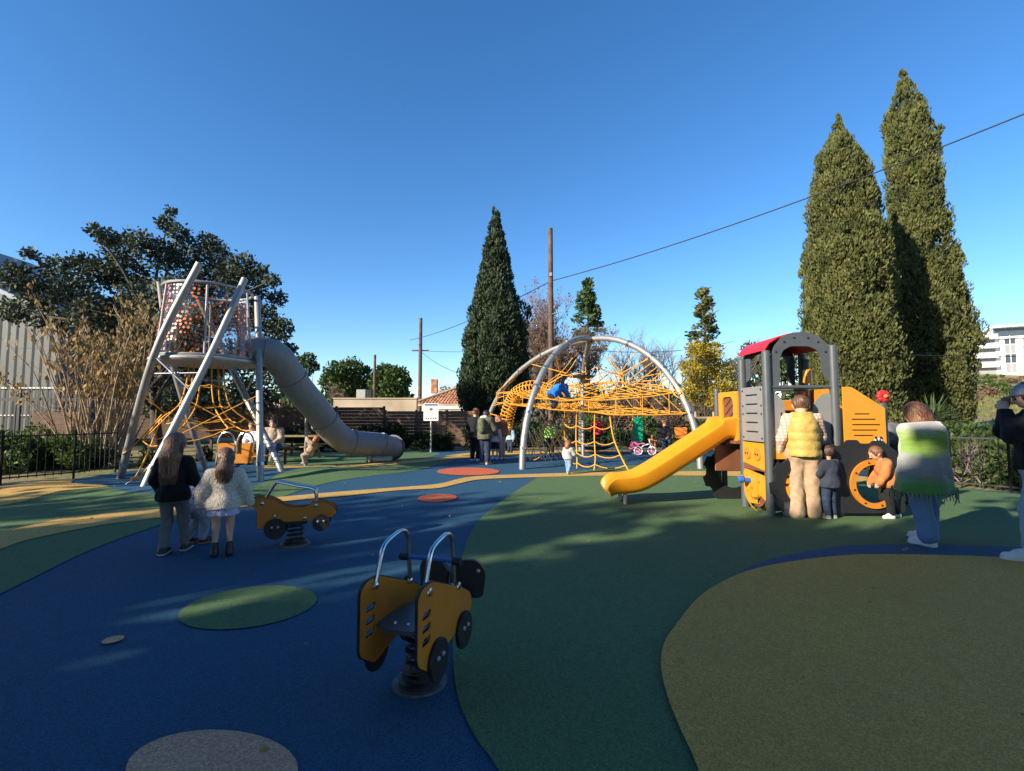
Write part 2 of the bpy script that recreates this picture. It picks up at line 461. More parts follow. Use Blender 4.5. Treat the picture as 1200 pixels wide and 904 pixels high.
def dots_mat():                                             # clear sheet printed with amber dots
    m = bpy.data.materials.new("clear sheet with amber dots"); m.use_nodes = True
    nt = m.node_tree; N = nt.nodes; L = nt.links; b = N["Principled BSDF"]
    b.inputs["Base Color"].default_value = (0.62, 0.17, 0.05, 1); b.inputs["Roughness"].default_value = 0.35
    tc = N.new("ShaderNodeTexCoord")
    vo = N.new("ShaderNodeTexVoronoi"); vo.inputs["Scale"].default_value = 11.5; vo.inputs["Randomness"].default_value = 0.55
    L.new(tc.outputs["Object"], vo.inputs["Vector"])
    lt = N.new("ShaderNodeMath"); lt.operation = 'LESS_THAN'; lt.inputs[1].default_value = 0.33
    L.new(vo.outputs["Distance"], lt.inputs[0])
    tr = N.new("ShaderNodeBsdfTransparent"); tr.inputs[0].default_value = (0.84, 0.84, 0.86, 1)
    gl = N.new("ShaderNodeBsdfGlossy"); gl.inputs["Roughness"].default_value = 0.08
    fr = N.new("ShaderNodeFresnel"); fr.inputs[0].default_value = 1.6
    mx = N.new("ShaderNodeMixShader"); L.new(fr.outputs[0], mx.inputs[0]); L.new(tr.outputs[0], mx.inputs[1]); L.new(gl.outputs[0], mx.inputs[2])
    m2 = N.new("ShaderNodeMixShader"); L.new(lt.outputs[0], m2.inputs[0]); L.new(mx.outputs[0], m2.inputs[1]); L.new(b.outputs[0], m2.inputs[2])
    L.new(m2.outputs[0], N["Material Output"].inputs[0])
    return m
m_dots = dots_mat()

def rope(root, pts, r=0.014, name="rope", n=5, m=None):
    b = MB().tube(pts, r, n, False)
    return b.build(name, m or m_rope, root, True, None)
def sag(a, b, s, n=6):
    a, b = Vector(a), Vector(b)
    return [a.lerp(b, i / n) - Vector((0, 0, s * 4 * (i / n) * (1 - i / n))) for i in range(n + 1)]

# ------------------------------------------------------------------ climbing tower with tube slide
TC = Vector((-7.0, 10.9, 0.0))
def tp(r, deg, z): return TC + Vector((r * math.cos(R(deg)), r * math.sin(R(deg)), z))
tower = thing("slide_tower", tp(0, 0, 0), "steel tower with transparent amber-dotted drum and long grey tube slide", "slide tower")
base_px = [(141, 561), (168, 571), (305, 564), (331, 552), (241, 551)]
tops = [(292, 4.58, 1.1), (338, 4.42, 1.12), (50, 4.3, 1.05), (135, 4.3, 1.05), (176, 4.50, 1.22)]
legs = []
for k, (bp_, tpz) in enumerate(zip(base_px, tops)):
    b0 = gp(*bp_); t0 = tp(tpz[2], tpz[0], tpz[1])
    m0 = tp(1.20, (253, 305, 0, 97, 157)[k], 2.62)
    pts = spline([b0, m0, t0], 7)
    pts[0].z -= 0.05
    legs.append(pts)
    lg = MB().tube(pts, 0.072, 14).build("leg", m_steel, tower)
    MB().lathe([(0.074, -.035), (.088, -.035), (.088, .035), (.074, .035)], pts[1].lerp(pts[2], .3), 14, (pts[2] - pts[1]), False).build("collar", m_steel2, lg)
    MB().tube([pts[-1], pts[-1] + (pts[-1] - pts[-2]).normalized() * .012], .074, 14).build("end_cap", m_galv, lg)
# platform and drum
ZP, ZT, RB, RT = 2.62, 4.26, 1.00, 0.86
MB().lathe([(0.0, -.06), (RB + .06, -.06), (RB + .09, -.02), (RB + .09, .02), (RB + .04, .05), (0, .05)], tp(0, 0, ZP), 40, caps=False).build("platform", m_galv, tower)
MB().tube([tp(RT + .02, a, ZT) for a in range(0, 361, 9)], 0.035, 8, False).build("top_ring", m_steel, tower)
MB().tube([tp(RB + .02, a, ZP + .07) for a in range(0, 361, 9)], 0.03, 8, False).build("bottom_ring", m_steel, tower)
NP = 6
for k in range(NP):
    a0, a1 = k * 360 / NP, (k + 1) * 360 / NP
    MB().tube([tp(RB + .015, a0, ZP + .07), tp(RT + .015, a0, ZT)], .022, 8).build("drum_post", m_steel, tower)
    if k == 0:                                              # the opening to the slide
        continue
    vs, fs = [], []
    S = 10
    for i in range(S + 1):
        a = a0 + 1.2 + (a1 - a0 - 2.4) * i / S
        for q in ((RB, ZP + .08), (RT, ZT - .04)):
            vs.append(tp(q[0], a, q[1])); 
    for i in range(S): fs.append([2 * i, 2 * i + 2, 2 * i + 3, 2 * i + 1])
    b = MB().add(vs, fs); b.build("drum_panel", m_dots, tower, True, None)
# diagonal braces with turnbuckles
for k, (i, t1, j, t2) in enumerate([(0, 7, 1, 5), (1, 6, 0, 6), (2, 7, 3, 5), (3, 7, 2, 4), (4, 7, 0, 5), (4, 6, 3, 6), (1, 5, 2, 7)]):
    if k == 6: continue
    a, b = legs[i][t1], legs[j][t2]
    br = MB().tube([a, b], .018, 8).build("brace", m_steel2, tower)
    MB().tube([a.lerp(b, .42), a.lerp(b, .5)], .03, 8).build("turnbuckle", m_galv, br)
# climbing net inside the legs
hub = tp(0, 0, ZP - .05)
lowz = [0.62, 0.95, 1.3, 1.7, 2.1]
arms = []
for k in range(6):
    a = 20 + 60 * k
    arms.append([tp(.34, a, ZP - .08), tp(.38, a, 2.1), tp(.5, a + 3, 1.62), tp(.82, a + 5, 1.32), tp(1.12, a + 6, 1.12 if k not in (3, 4) else .85)])
    rope(tower, spline(arms[-1], 4), .017)
for i in range(1, 5):
    for k in range(6):
        rope(tower, sag(arms[k][i], arms[(k + 1) % 6][i], .05 if i < 3 else .1, 4), .013)
anchor = gp(147, 568)
rope(tower, sag(arms[3][3], anchor + Vector((.12, .05, .08)), .12, 8), .018)
rope(tower, sag(arms[3][3] + Vector((.1, -.1, .1)), tp(1.5, 200, .55), .05, 6), .016)
rope(tower, sag(arms[4][4], anchor + Vector((.2, .05, .1)), .06, 8), .018)
MB().ball(anchor + Vector((.12, .05, .1)), (.07, .05, .05), 10).build("rope_anchor", m_slide, tower)
rope(tower, [anchor, anchor + Vector((.1, .04, .08))], .012, "anchor_chain", 5, m_steel2)
for k in range(5): rope(tower, [arms[k][4], legs[(k + 3) % 5][5]], .012)
# the tube slide in its moulded sections
SLP = [(-6.25, 11.15, 2.92), (-5.95, 11.3, 2.92), (-5.68, 11.55, 2.78), (-5.44, 12.1, 2.13), (-5.2, 12.75, 1.55), (-4.98, 13.3, 0.98), (-4.72, 13.75, 0.66), (-4.36, 14.15, 0.57), (-4.02, 14.45, 0.52), (-3.80, 14.72, 0.43), (-3.72, 15.0, 0.40)]
sl = spline(SLP, 8)
cuts = [0, 9, 22, 36, 50, 66, 80]
tube_root = None
for q in range(6):
    a, b = cuts[q], cuts[q + 1]
    P = sl[a:b + 1]; fr = frames(sl)[a:b + 1]
    o = MB().tube(P, .355, 22, False)
    sec = o.build("slide_section", m_plate, tower)
    # flange at the joint, with the lower lip seen as a bright rim
    if q: 
        t = (sl[a + 1] - sl[a - 1]).normalized()
        MB().lathe([(.355, -.03), (.385, -.03), (.385, .03), (.355, .03)], sl[a], 22, t, False).build("flange", m_plate, sec)
        MB().tube([sl[a] + (fr[0][0] * math.cos(x) + fr[0][1] * math.sin(x)) * .372 for x in [i * 2 * math.pi / 20 for i in range(21)]], .012, 5, False).build("seam", m_white if q in (2, 3) else m_steel, sec)
t = (sl[-1] - sl[-2]).normalized()
MB().lathe([(.33, -.02), (.395, -.02), (.395, .03), (.33, .03)], sl[-1], 22, t, False).build("exit_rim", m_dgrey, tower)
MB().box(Vector((-4.0, 14.55, .1)), (.62, .55, .2), Matrix.Rotation(R(40), 3, 'Z'), .05).build("exit_foot", m_galv, tower)
pole = gp(357.5, 547)
m_ = min(sl, key=lambda p: (p - Vector((pole.x, pole.y, p.z))).length)
MB().tube([pole - Vector((0, 0, .03)), Vector((pole.x, pole.y, 1.50))], .035, 10).build("slide_support", m_steel, tower)
MB().tube([Vector((pole.x, pole.y, 1.44)), m_ + Vector((0, 0, -.1))], .025, 8).build("support_bracket", m_steel, tower)
q = sl[58]
MB().tube([Vector((q.x - .02, q.y, 0)), q - Vector((0, 0, .3))], .032, 10).build("slide_support", m_steel, tower)

# ------------------------------------------------------------------ arched net climber
A0 = Vector((2.62, 15.7, 3.92))
dome = thing("net_climber", (1.8, 16, 0), "tall steel arches holding a wide amber rope climbing net", "climbing frame")
bases = {"FL": gp(612, 550), "R": gp(821, 549.5), "BL": Vector((-1.15, 19.4, 0)), "CB": Vector((2.78, 19.5, 0))}
def arch(key, deg):                                         # a point on an arch leg, 0 at the foot, 90 at the crown
    b = bases[key]; t = R(deg); f = 1 - math.cos(t)
    return Vector((b.x + (A0.x - b.x) * f, b.y + (A0.y - b.y) * f, A0.z * math.sin(t)))
for key in bases:
    pts = [arch(key, d) for d in range(0, 91, 6)]
    pts[0].z = -.05
    lg = MB().tube(pts, .088, 14).build("arch_leg", m_steel, dome)
    for d in (8, 22, 34, 44, 52, 66):
        p, q2 = arch(key, d), arch(key, d + 1)
        MB().lathe([(.089, -.03), (.108, -.03), (.108, .03), (.089, .03)], p, 14, q2 - p, False).build("clamp", m_steel2, lg)
MB().ball(A0, (.14, .14, .11), 14).build("crown_cap", m_black, dome)
# deck net
def deck(u, v, up=0.0):
    fl, r, bl, cb = Vector((.62, 12.9, 1.62)), Vector((4.62, 12.95, 1.46)), Vector((-.6, 18.6, 1.9)), Vector((3.0, 18.6, 1.9))
    p = (fl * (1 - u) + r * u) * (1 - v) + (bl * (1 - u) + cb * u) * v
    p.z -= .10 * math.sin(math.pi * u) * (1 - .5 * v)
    if up:
        e = math.sin(math.pi * min(1, max(0, u))) ** .7
        p.z += up * (0.30 + .55 * u + .25 * v - .55 * math.exp(-((u - .48) / .2) ** 2 - ((v - .45) / .28) ** 2) * .6) * (1 - .35 * math.cos(2 * math.pi * v) * .3)
    return p
for up, nu, nv in ((0, 13, 11), (.78, 15, 13)):
    for i in range(nu):
        rope(dome, [deck(i / (nu - 1), j / 10 , up) + Vector((random.uniform(-.03, .03), 0, random.uniform(-.025, .025))) for j in range(11)], .0135)
    for j in range(nv):
        rope(dome, [deck(i / 10, j / (nv - 1), up) + Vector((0, 0, random.uniform(-.03, .03))) for i in range(11)], .0135 if j else .02)
for (u, v, k, d) in ((0, 0, "FL", 24), (1, 0, "R", 22), (0, 1, "BL", 28), (1, 1, "CB", 30)):
    rope(dome, [deck(u, v), arch(k, d)], .018)
    rope(dome, [deck(u, v, .78), arch(k, d + 16)], .018)
    rope(dome, [deck(u, v, .78), arch(k, d + 26)], .016)
for i in range(6):                                          # the thick edge cables towards the right leg
    rope(dome, [deck(1, i / 9, .78), arch("R", 22 + i * 4)], .016)
    rope(dome, [deck(.86, i / 9, .78) , deck(1, i / 9)], .014)
for i in range(0, 12, 2):                                   # uprights between the two nets
    for j in range(0, 9, 2): rope(dome, [deck(i / 11, j / 8), deck(i / 11, j / 8, .78)], .011)
# upper funnel ropes up to the crown
ring = [A0 + Vector((1.05 * math.cos(R(a)), 1.05 * math.sin(R(a)), -1.15 + .12 * math.sin(R(3 * a)))) for a in range(0, 360, 45)]
ring2 = [A0 + Vector((.62 * math.cos(R(a)), .62 * math.sin(R(a)), -.62)) for a in range(0, 360, 45)]
for i in range(8):
    rope(dome, sag(ring[i], ring[(i + 1) % 8], .05, 3), .014)
    if i in (0, 3, 4, 7): rope(dome, sag(ring2[i], ring[i], .03, 3), .014)
    e = deck(.5 + .42 * math.cos(R(45 * i)), .45 + .4 * math.sin(R(45 * i)), .78)
    rope(dome, [ring[i], ring[i].lerp(e, .5) - Vector((0, 0, .1)), e], .015)
    rope(dome, [ring[i], deck(.5 + .3 * math.cos(R(45 * i + 25)), .45 + .28 * math.sin(R(45 * i + 25)), .78)], .012)
rope(dome, [arch("R", 66), ring2[0], ring[0]], .016); rope(dome, [arch("R", 52), ring[7]], .016); rope(dome, [arch("R", 60), ring[7], ring[6]], .014)
rope(dome, [arch("FL", 56), ring[4]], .016); rope(dome, [arch("FL", 52), ring[5]], .014); rope(dome, [arch("BL", 58), ring[3]], .014); rope(dome, [arch("CB", 60), ring[2]], .014)
for k in range(5):
    rope(dome, [arch("R", 40 + 3.2 * k), deck(.9, .12 + .1 * k, .78)], .014)
rope(dome, sag(arch("R", 47), arch("R", 36) + Vector((-.25, .1, -.05)), .12, 4), .014)
MB().lathe([(0, -.03), (.42, -.03), (.44, 0), (.42, .03), (0, .03)], Vector((2.35, 16.2, 2.72)), 24, caps=False).build("lookout_disc", m_black, dome)
MB().tube([Vector((2.40, 16.25, .02)), Vector((2.40, 16.25, 2.7))], .055, 10).build("mast", m_steel, dome)
# hanging ladder net down to the front
colx = [(650, 478, 648, 531), (662, 480, 672, 543), (676, 482, 676, 549), (697, 483, 696, 551.5), (714, 483, 738, 553)]
def front(px0, py0, px1, py1, Y0=13.0, n=6):
    a = at(px0, py0, Y0); b = gp(px1, py1)
    return a, b
cols = []
for (x0, y0, x1, y1) in colx[1:]:
    a, b = front(x0, y0, x1, y1)
    md = a.lerp(b, .45); md.y += .25; md.x = a.x + (b.x - a.x) * .2; m2 = a.lerp(b, .8); m2.x = a.x + (b.x - a.x) * .55; m2.y += .05
    c = spline([a, md, m2, b + Vector((0, 0, -.02))], 5); cols.append(c); rope(dome, c, .018)
for i in (3, 6, 9, 12):
    for k in range(len(cols) - 1): rope(dome, sag(cols[k][i], cols[k + 1][i], .09, 5), .015)
rope(dome, [cols[-1][9], cols[-1][9] + Vector((.12, 0, -.14)), cols[-1][12]], .022)
# side net at the left foot
sa = [at(652, 478, 13.4), at(640, 500, 13.2), at(628, 520, 12.9), at(622, 536, 12.7)]
sb = [at(668, 484, 13.8), at(655, 512, 13.4), at(640, 530, 13.0), at(628, 539, 12.7)]
sc = [at(652, 513, 13.4), at(664, 522, 13.5), at(676, 534, 12.8)]
rope(dome, spline(sa, 4), .016); rope(dome, spline(sb, 4), .018); rope(dome, sc, .014)
for i in range(4): rope(dome, sag(sa[i], sb[i], .03, 3), .014)
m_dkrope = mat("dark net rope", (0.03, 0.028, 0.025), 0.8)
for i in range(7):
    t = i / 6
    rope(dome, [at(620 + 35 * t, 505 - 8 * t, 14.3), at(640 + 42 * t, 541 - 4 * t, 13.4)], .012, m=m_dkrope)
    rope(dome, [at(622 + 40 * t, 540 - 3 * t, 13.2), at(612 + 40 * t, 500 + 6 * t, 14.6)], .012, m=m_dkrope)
# spiral net tunnel at the left end
path = spline([at(650, 462, 15.2), at(625, 455, 15.6), at(606, 462, 16.0), at(597, 478, 16.2), at(592, 500, 16.4), at(590, 508, 16.4)], 8)
fr = frames(path); hel = []
NT = 30
for i in range(NT * 12 + 1):
    s = i / (NT * 12) * (len(path) - 1); k = min(int(s), len(path) - 2); f = s - k
    c = path[k].lerp(path[k + 1], f); a = 2 * math.pi * i / 12
    rr = .24
    hel.append(c + (fr[k][0] * math.cos(a) + fr[k][1] * math.sin(a)) * rr)
rope(dome, hel, .019, "tunnel_coil")
for k in range(6):
    a = 2 * math.pi * k / 6
    rope(dome, [path[i] + (fr[i][0] * math.cos(a) + fr[i][1] * math.sin(a)) * .24 for i in range(len(path))], .014)
rope(dome, [arch("BL", 27), path[20]], .016); rope(dome, [arch("BL", 22), path[24] - Vector((.3, 0, .3))], .016); rope(dome, [arch("BL", 32), deck(.1, .7, .78)], .016)
rope(dome, [at(613, 455, 15.8), at(581, 500, 16.4)], .018)
# hanging green pad
g0 = at(747, 489, 15.5); gw, ghh = .155, .80
pad = MB().prism(rounded([(-gw, -ghh), (gw, -ghh), (gw, 0), (-gw, 0)], .12, 5), g0, (1, 0, 0), (0, 0, 1), .05).build("hanging_pad", m_greenp, dome)
for i in range(5):
    for sgn in (1, -1):
        MB().tube([g0 + Vector((sgn * -gw * .9, -.03, -.03 - i * .16)), g0 + Vector((sgn * gw * .9, -.03, -.15 - i * .155))], .010, 5).build("pad_lacing", m_greenp, pad)
rope(dome, [g0, g0 + Vector((0, -.3, .35))], .018); rope(dome, [g0 + Vector((-.2, 0, -.75)), g0 + Vector((-.2, -.3, .3))], .013)

# spinner dish behind the net
sp_ = Vector((3.02, 17.4, 0))
spin = thing("spinner_dish", sp_, "low black spinning dish on the ground behind the amber net", "spinner")
MB().lathe([(.04, 0), (.04, .12), (.3, .16), (.62, .27), (.70, .33), (.66, .34), (.5, .28), (0, .2)], sp_, 28, caps=False).build("dish", m_black, spin)
MB().tube([sp_ + Vector((.72 * math.cos(R(a)), .72 * math.sin(R(a)), .335)) for a in range(0, 361, 12)], .025, 6, False).build("dish_rim", m_dgrey, spin)

# ------------------------------------------------------------------ train-tractor play house with slide
XL, XM, XR, YN, YF = 3.60, 4.55, 5.38, 6.74, 7.46
loco = thing("play_vehicle", (4.4, 7.1, 0), "yellow and grey tractor-shaped play house with red roof and yellow slide", "play house")
def post(x, y, h, r=.058, cap=True, m=None):
    o = MB().tube([(x, y, -.03), (x, y, h)], r, 14).build("post", m or m_dgrey, loco)
    if cap: MB().lathe([(r, 0), (r, .012), (r * .8, .028), (0, .032)], (x, y, h), 14, caps=False).build("post_cap", m_dgrey, o)
    return o
post(XL, YF, 2.25); post(XL, YN, 2.29); post(XM, YN, 2.37); post(XM, YF, 2.33)
post(3.50, 8.17, 1.82, .045); post(XL, 8.17, 1.2, .045)
post(5.25, YN + .05, 1.55, .058); post(5.25, YF, 1.4, .05)
def bolts(root, pts, r=.016):
    for p, n in pts:
        MB().lathe([(r, 0), (r * .9, .008), (r * .3, .013)], p, 8, n).build("bolt", m_black, root)
# front panels (facing the slide side, -X), laid out in (y, z)
fx = XL - .03
yc = (YN + YF) / 2; hw = (YF - YN) / 2 - .05
def fpan(z0, z1, name, m, holes=(), outer=None, x=fx):
    o = outer or rounded([(-hw, z0), (hw, z0), (hw, z1), (-hw, z1)], .02)
    return MB().prism(o, (x, yc, 0), (0, -1, 0), (0, 0, 1), .02, holes).build(name, m, loco)
lp = fpan(1.02, 1.82, "louvre_panel", m_plate, [slot(-.02, 1.16 + .135 * i, .36, .022) for i in range(5)])
fpan(1.03, 1.81, "louvre_back", m_black, x=fx + .025)
bolts(lp, [((fx - .01, yc + s * (hw - .04), z), (-1, 0, 0)) for s in (-1, 1) for z in (1.07, 1.42, 1.54, 1.77)])
ep = fpan(.66, 1.00, "face_panel", m_hpl, outer=rounded([(-hw, .69), (hw, .62), (hw, 1.0), (-hw, 1.0)], .02))
for s in (-1, 1):
    e = MB().prism(circle(s * .145 - .01, .835, .088, 24), (fx - .02, yc, 0), (0, -1, 0), (0, 0, 1), .02).build("eye_disc", m_eye, ep)
    bolts(e, [((fx - .03, yc - (s * .145 - .01) - d, .835), (-1, 0, 0)) for d in (-.03, .03)])
fpan(.60, .68, "slot_strip", m_brown, x=fx + .012)
mo = rounded([(-hw, .60), (hw, .54), (hw, .12), (hw * .3, .0), (-hw * .4, .05), (-hw, .2)], .08, 5)
def arcband(cx, cy, r, a0, a1, w, n=9):
    o = [(cx + (r + w) * math.cos(R(a0 + (a1 - a0) * i / n)), cy + (r + w) * math.sin(R(a0 + (a1 - a0) * i / n))) for i in range(n + 1)]
    i_ = [(cx + (r - w) * math.cos(R(a0 + (a1 - a0) * i / n)), cy + (r - w) * math.sin(R(a0 + (a1 - a0) * i / n))) for i in range(n + 1)]
    return o + i_[::-1]
mp = fpan(0, 0, "mouth_panel", m_hpl, [arcband(-.02, .40, .22, 215, 318, .017), [(-.125, .22), (-.105, .22), (-.105, .31), (-.05, .31), (-.05, .335), (-.125, .335)], [(.085, .12), (.103, .12), (.103, .42), (.16, .42), (.16, .445), (.103, .445), (.103, .47), (.085, .47)]], mo)
fpan(0, 0, "mouth_back", m_brown, outer=[(a * .82, .06 + z * .82) for a, z in mo], x=fx + .02)
MB().lathe([(.035, 0), (.035, .1), (.05, .11), (.05, .16), (.02, .18)], (fx, yc + .12, .43), 12, (-1, .15, .1)).build("nose_crank", m_bluep, loco)
MB().lathe([(.045, 0), (.055, .02), (.055, .06), (.03, .08)], (fx - .02, yc + .3, .44), 12, (-1, .5, 0)).build("nose_hub", m_steel, loco)
# tyres
def tyre_outline(cx, cz, r0, r1, lugs, n=4, a_off=0.0):
    o = []
    for i in range(lugs):
        a = 2 * math.pi * i / lugs + a_off; d = 2 * math.pi / lugs
        for f, r in ((.0, r0), (.3, r0), (.42, r1), (.85, r1), (.97, r0)):
            o.append((cx + r * math.cos(a + f * d), cz + r * math.sin(a + f * d)))
    return o
yt = YN - .085
ty = MB().prism(tyre_outline(4.0, .44, .405, .455, 9), (0, yt, 0), (1, 0, 0), (0, 0, 1), .03, [circle(4.0, .44, .26, 30)]).build("tyre", m_black, loco)
MB().prism(circle(4.0, .44, .295, 32), (0, yt + .02, 0), (1, 0, 0), (0, 0, 1), .02, [slot(4.0 + x * .9, .44 + z * .9, .12, .042) for x, z in ((-.16, .12), (.12, .12), (-.2, 0), (.05, 0), (.2, 0), (-.13, -.13), (.1, -.13))]).build("wheel_disc", m_hpl, ty)
MB().prism(circle(4.0, .44, .28, 32), (0, yt + .045, 0), (1, 0, 0), (0, 0, 1), .008).build("wheel_back", m_brown, ty)
MB().box((3.80, yt + .01, .11), (.16, .05, .22), None, .01).build("tyre_foot", m_dgrey, ty)
out2 = [(4.30, .06), (5.40, .06), (5.40, .80), (5.30, .92), (5.20, .99), (5.14, 1.05), (5.0, 1.05), (4.97, 1.01), (4.82, 1.01), (4.79, 1.06), (4.64, 1.06), (4.6, 1.0), (4.5, .97), (4.42, 1.02), (4.30, .98), (4.30, .88), (4.24, .78)]
ty2 = MB().prism(rounded(out2, .03, 2), (0, yt + .012, 0), (1, 0, 0), (0, 0, 1), .03, [circle(4.98, .46, .27, 36)]).build("rear_tyre_panel", m_black, loco)
rg = MB().prism(circle(4.98, .46, .335, 40), (0, yt - .02, 0), (1, 0, 0), (0, 0, 1), .03, [circle(4.98, .46, .262, 36)]).build("wheel_ring", m_hpl2, ty2)
bolts(rg, [((4.98 + .298 * math.cos(R(a)), yt - .036, .46 + .298 * math.sin(R(a))), (0, -1, 0)) for a in range(15, 360, 45)], .014)
# far side tyre under the slide entrance
MB().prism(tyre_outline(3.72, .44, .46, .52, 9, a_off=.2), (0, 8.1, 0), (1, 0, 0), (0, 0, 1), .03, [circle(3.72, .46, .27, 30)]).build("tyre", m_black, loco)
MB().prism(rounded([(4.2, .06), (5.4, .06), (5.4, .8), (5.1, 1.0), (4.3, 1.0), (4.2, .8)], .05), (0, YF + .35, 0), (1, 0, 0), (0, 0, 1), .03, [circle(4.98, .46, .27, 30)]).build("rear_tyre_panel", m_black, loco)
# engine housing
eng = rounded([(4.64, .93), (5.22, .93), (5.22, 1.50), (4.76, 1.80), (4.64, 1.80)], .02)
en = MB().prism(eng, (0, YN - .035, 0), (1, 0, 0), (0, 0, 1), .022, [slot(cx, z, w, .016) for cx, z, w in ((4.90, 1.42, .22), (4.92, 1.345, .34), (4.95, 1.27, .40), (4.93, 1.195, .36), (4.91, 1.12, .28))]).build("engine_panel", m_hpl, loco)
MB().prism([(4.68, 1.0), (5.17, 1.0), (5.17, 1.46), (4.74, 1.74), (4.68, 1.74)], (0, YN - .01, 0), (1, 0, 0), (0, 0, 1), .008).build("engine_back", m_black, en)
MB().prism(eng, (0, YF + .03, 0), (1, 0, 0), (0, 0, 1), .022).build("engine_panel", m_hpl, loco)
MB().box((4.635, yc, 1.36), (.022, .62, .86), None, .005).build("engine_firewall", m_hpl2, loco)
MB().box((4.98, yc, .95), (.66, .66, .03), None, .005).build("engine_shelf", m_dgrey, loco)
# badge: a small bear face, dark patches on white
bd = (5.10, YN - .052, 1.055)
bg_ = MB().prism(circle(0, 0, .05, 16, .035), bd, (1, 0, 0), (0, 0, 1), .006).build("badge", m_white, en)
for dx, dz, r_ in ((-.035, .035, .018), (.035, .035, .018), (-.02, .005, .012), (.02, .005, .012), (0, -.03, .02), (-.06, -.04, .022), (.06, -.04, .022)):
    MB().prism(circle(dx, dz, r_, 10), (bd[0], bd[1] - .006, bd[2]), (1, 0, 0), (0, 0, 1), .006).build("badge_patch", m_black, bg_)
post_b = (5.25, YN + .05, 1.58)
MB().tube([(5.25, YN + .05, -.02), (5.25, YN + .05, 1.2)], .064, 14).build("post_sleeve", m_dgrey, loco)
bl_ = MB().lathe([(.02, 0), (.03, .03), (.03, .04), (.02, .05)], post_b, 12).build("beacon_stem", m_black, loco)
fl_ = MB()
for k in range(8):
    a = 2 * math.pi * k / 8
    fl_.ball((post_b[0] + .055 * math.cos(a), post_b[1] - .03, post_b[2] + .09 + .05 * math.sin(a)), (.042, .04, .042), 10)
fl_.build("beacon", m_red, bl_)
MB().ball((post_b[0], post_b[1] - .08, post_b[2] + .09), .028, 10).build("beacon_lens", m_eye, bl_)
# cabin: side arches, roof, rails, inner panels
def arch_panel(y):
    o = [(3.66, 1.70), (3.66, 2.20), (3.72, 2.38), (3.84, 2.52), (4.0, 2.58), (4.2, 2.58), (4.36, 2.52), (4.46, 2.42), (4.50, 2.3), (4.50, 1.86), (4.44, 1.90), (4.38, 2.05), (4.38, 2.22), (4.32, 2.33), (4.2, 2.38), (3.95, 2.38), (3.84, 2.32), (3.79, 2.2), (3.79, 1.9), (3.74, 1.74)]
    p = MB().prism(rounded(o, .03, 2), (0, y, 0), (1, 0, 0), (0, 0, 1), .022).build("roof_arch", m_dgrey, loco)
    bolts(p, [((x, y - .012, z), (0, -1, 0)) for x, z in ((3.74, 2.30), (3.86, 2.44), (4.0, 2.5), (4.2, 2.5), (4.34, 2.44), (4.44, 2.3))])
    return p
arch_panel(YN + .0); arch_panel(YF + .12)
rf = MB(); RW = []
prof = [(3.60, 2.33), (3.66, 2.42), (3.78, 2.50), (3.94, 2.545), (4.12, 2.555), (4.3, 2.52), (4.42, 2.45), (4.50, 2.35)]
vs = [Vector((x, y, z + dz)) for dz in (0, .022) for (x, z) in prof for y in (YN + .015, YF + .105)]
n = len(prof); fs = []
for i in range(n - 1):
    fs.append([2 * i, 2 * i + 1, 2 * i + 3, 2 * i + 2]); fs.append([2 * n + 2 * i, 2 * n + 2 * i + 2, 2 * n + 2 * i + 3, 2 * n + 2 * i + 1])
    fs.append([2 * i, 2 * i + 2, 2 * n + 2 * i + 2, 2 * n + 2 * i]); fs.append([2 * i + 1, 2 * n + 2 * i + 1, 2 * n + 2 * i + 3, 2 * i + 3])
fs.append([0, 2 * n, 2 * n + 1, 1]); fs.append([2 * n - 2, 2 * n - 1, 4 * n - 1, 4 * n - 2])
rf.add(vs, fs).build("roof", m_red, loco, True, .9)
for (x, y0) in ((XL, YN), (XL, YF)):
    MB().prism(rounded([(0, 1.9), (.13, 1.95), (.15, 2.26), (0, 2.28)], .04), (x + .05, y0 + (.04 if y0 == YN else -.04), 0), (0, 1 if y0 == YN else -1, 0), (0, 0, 1), .02).build("corner_gusset", m_dgrey, loco)
    MB().prism(rounded([(0, 1.9), (.13, 1.95), (.15, 2.26), (0, 2.28)], .04), (XM - .02, y0 + (.04 if y0 == YN else -.04), 0), (0, 1 if y0 == YN else -1, 0), (0, 0, 1), .02).build("corner_gusset", m_dgrey, loco)
MB().tube([(XL, YN, 1.80), (XM, YN, 1.80)], .026, 10).build("rail", m_dgrey, loco)
MB().tube([(XL, YF + .02, 1.80), (XM, YF + .02, 1.80)], .026, 10).build("rail", m_dgrey, loco)
MB().prism(rounded([(3.66, .96), (3.80, .96), (3.86, 1.2), (3.84, 1.58), (3.74, 1.70), (3.66, 1.72)], .05), (0, YN + .01, 0), (1, 0, 0), (0, 0, 1), .02, [slot(3.80, 1.38, .03, .12)]).build("side_panel", m_plate, loco)
MB().prism(rounded([(4.50, .96), (4.22, .96), (4.2, 1.3), (4.26, 1.58), (4.38, 1.70), (4.50, 1.72)], .09, 6), (0, YN + .01, 0), (1, 0, 0), (0, 0, 1), .02).build("side_panel", m_plate, loco)
MB().box((4.08, YN + .01, .87), (.84, .02, .17), None, .006).build("sill_panel", m_hpl, loco)
MB().box((4.08, yc + .02, .86), (.9, .74, .045), None, .006).build("floor_deck", m_brown, loco)
MB().box((4.08, YF + .02, 1.28), (.8, .02, .72), None, .006).build("rear_panel", m_plate, loco)
MB().box((4.30, YF - .04, 1.55), (.36, .05, .16), None, .01).build("dashboard", m_hpl2, loco)
MB().box((4.53, YF - .15, 2.0), (.10, .10, .22), None, .015).build("horn_box", m_slide, loco)
MB().tube([(4.53, YF - .15, 1.7), (4.53, YF - .15, 1.9)], .016, 8).build("horn_stem", m_steel, loco)
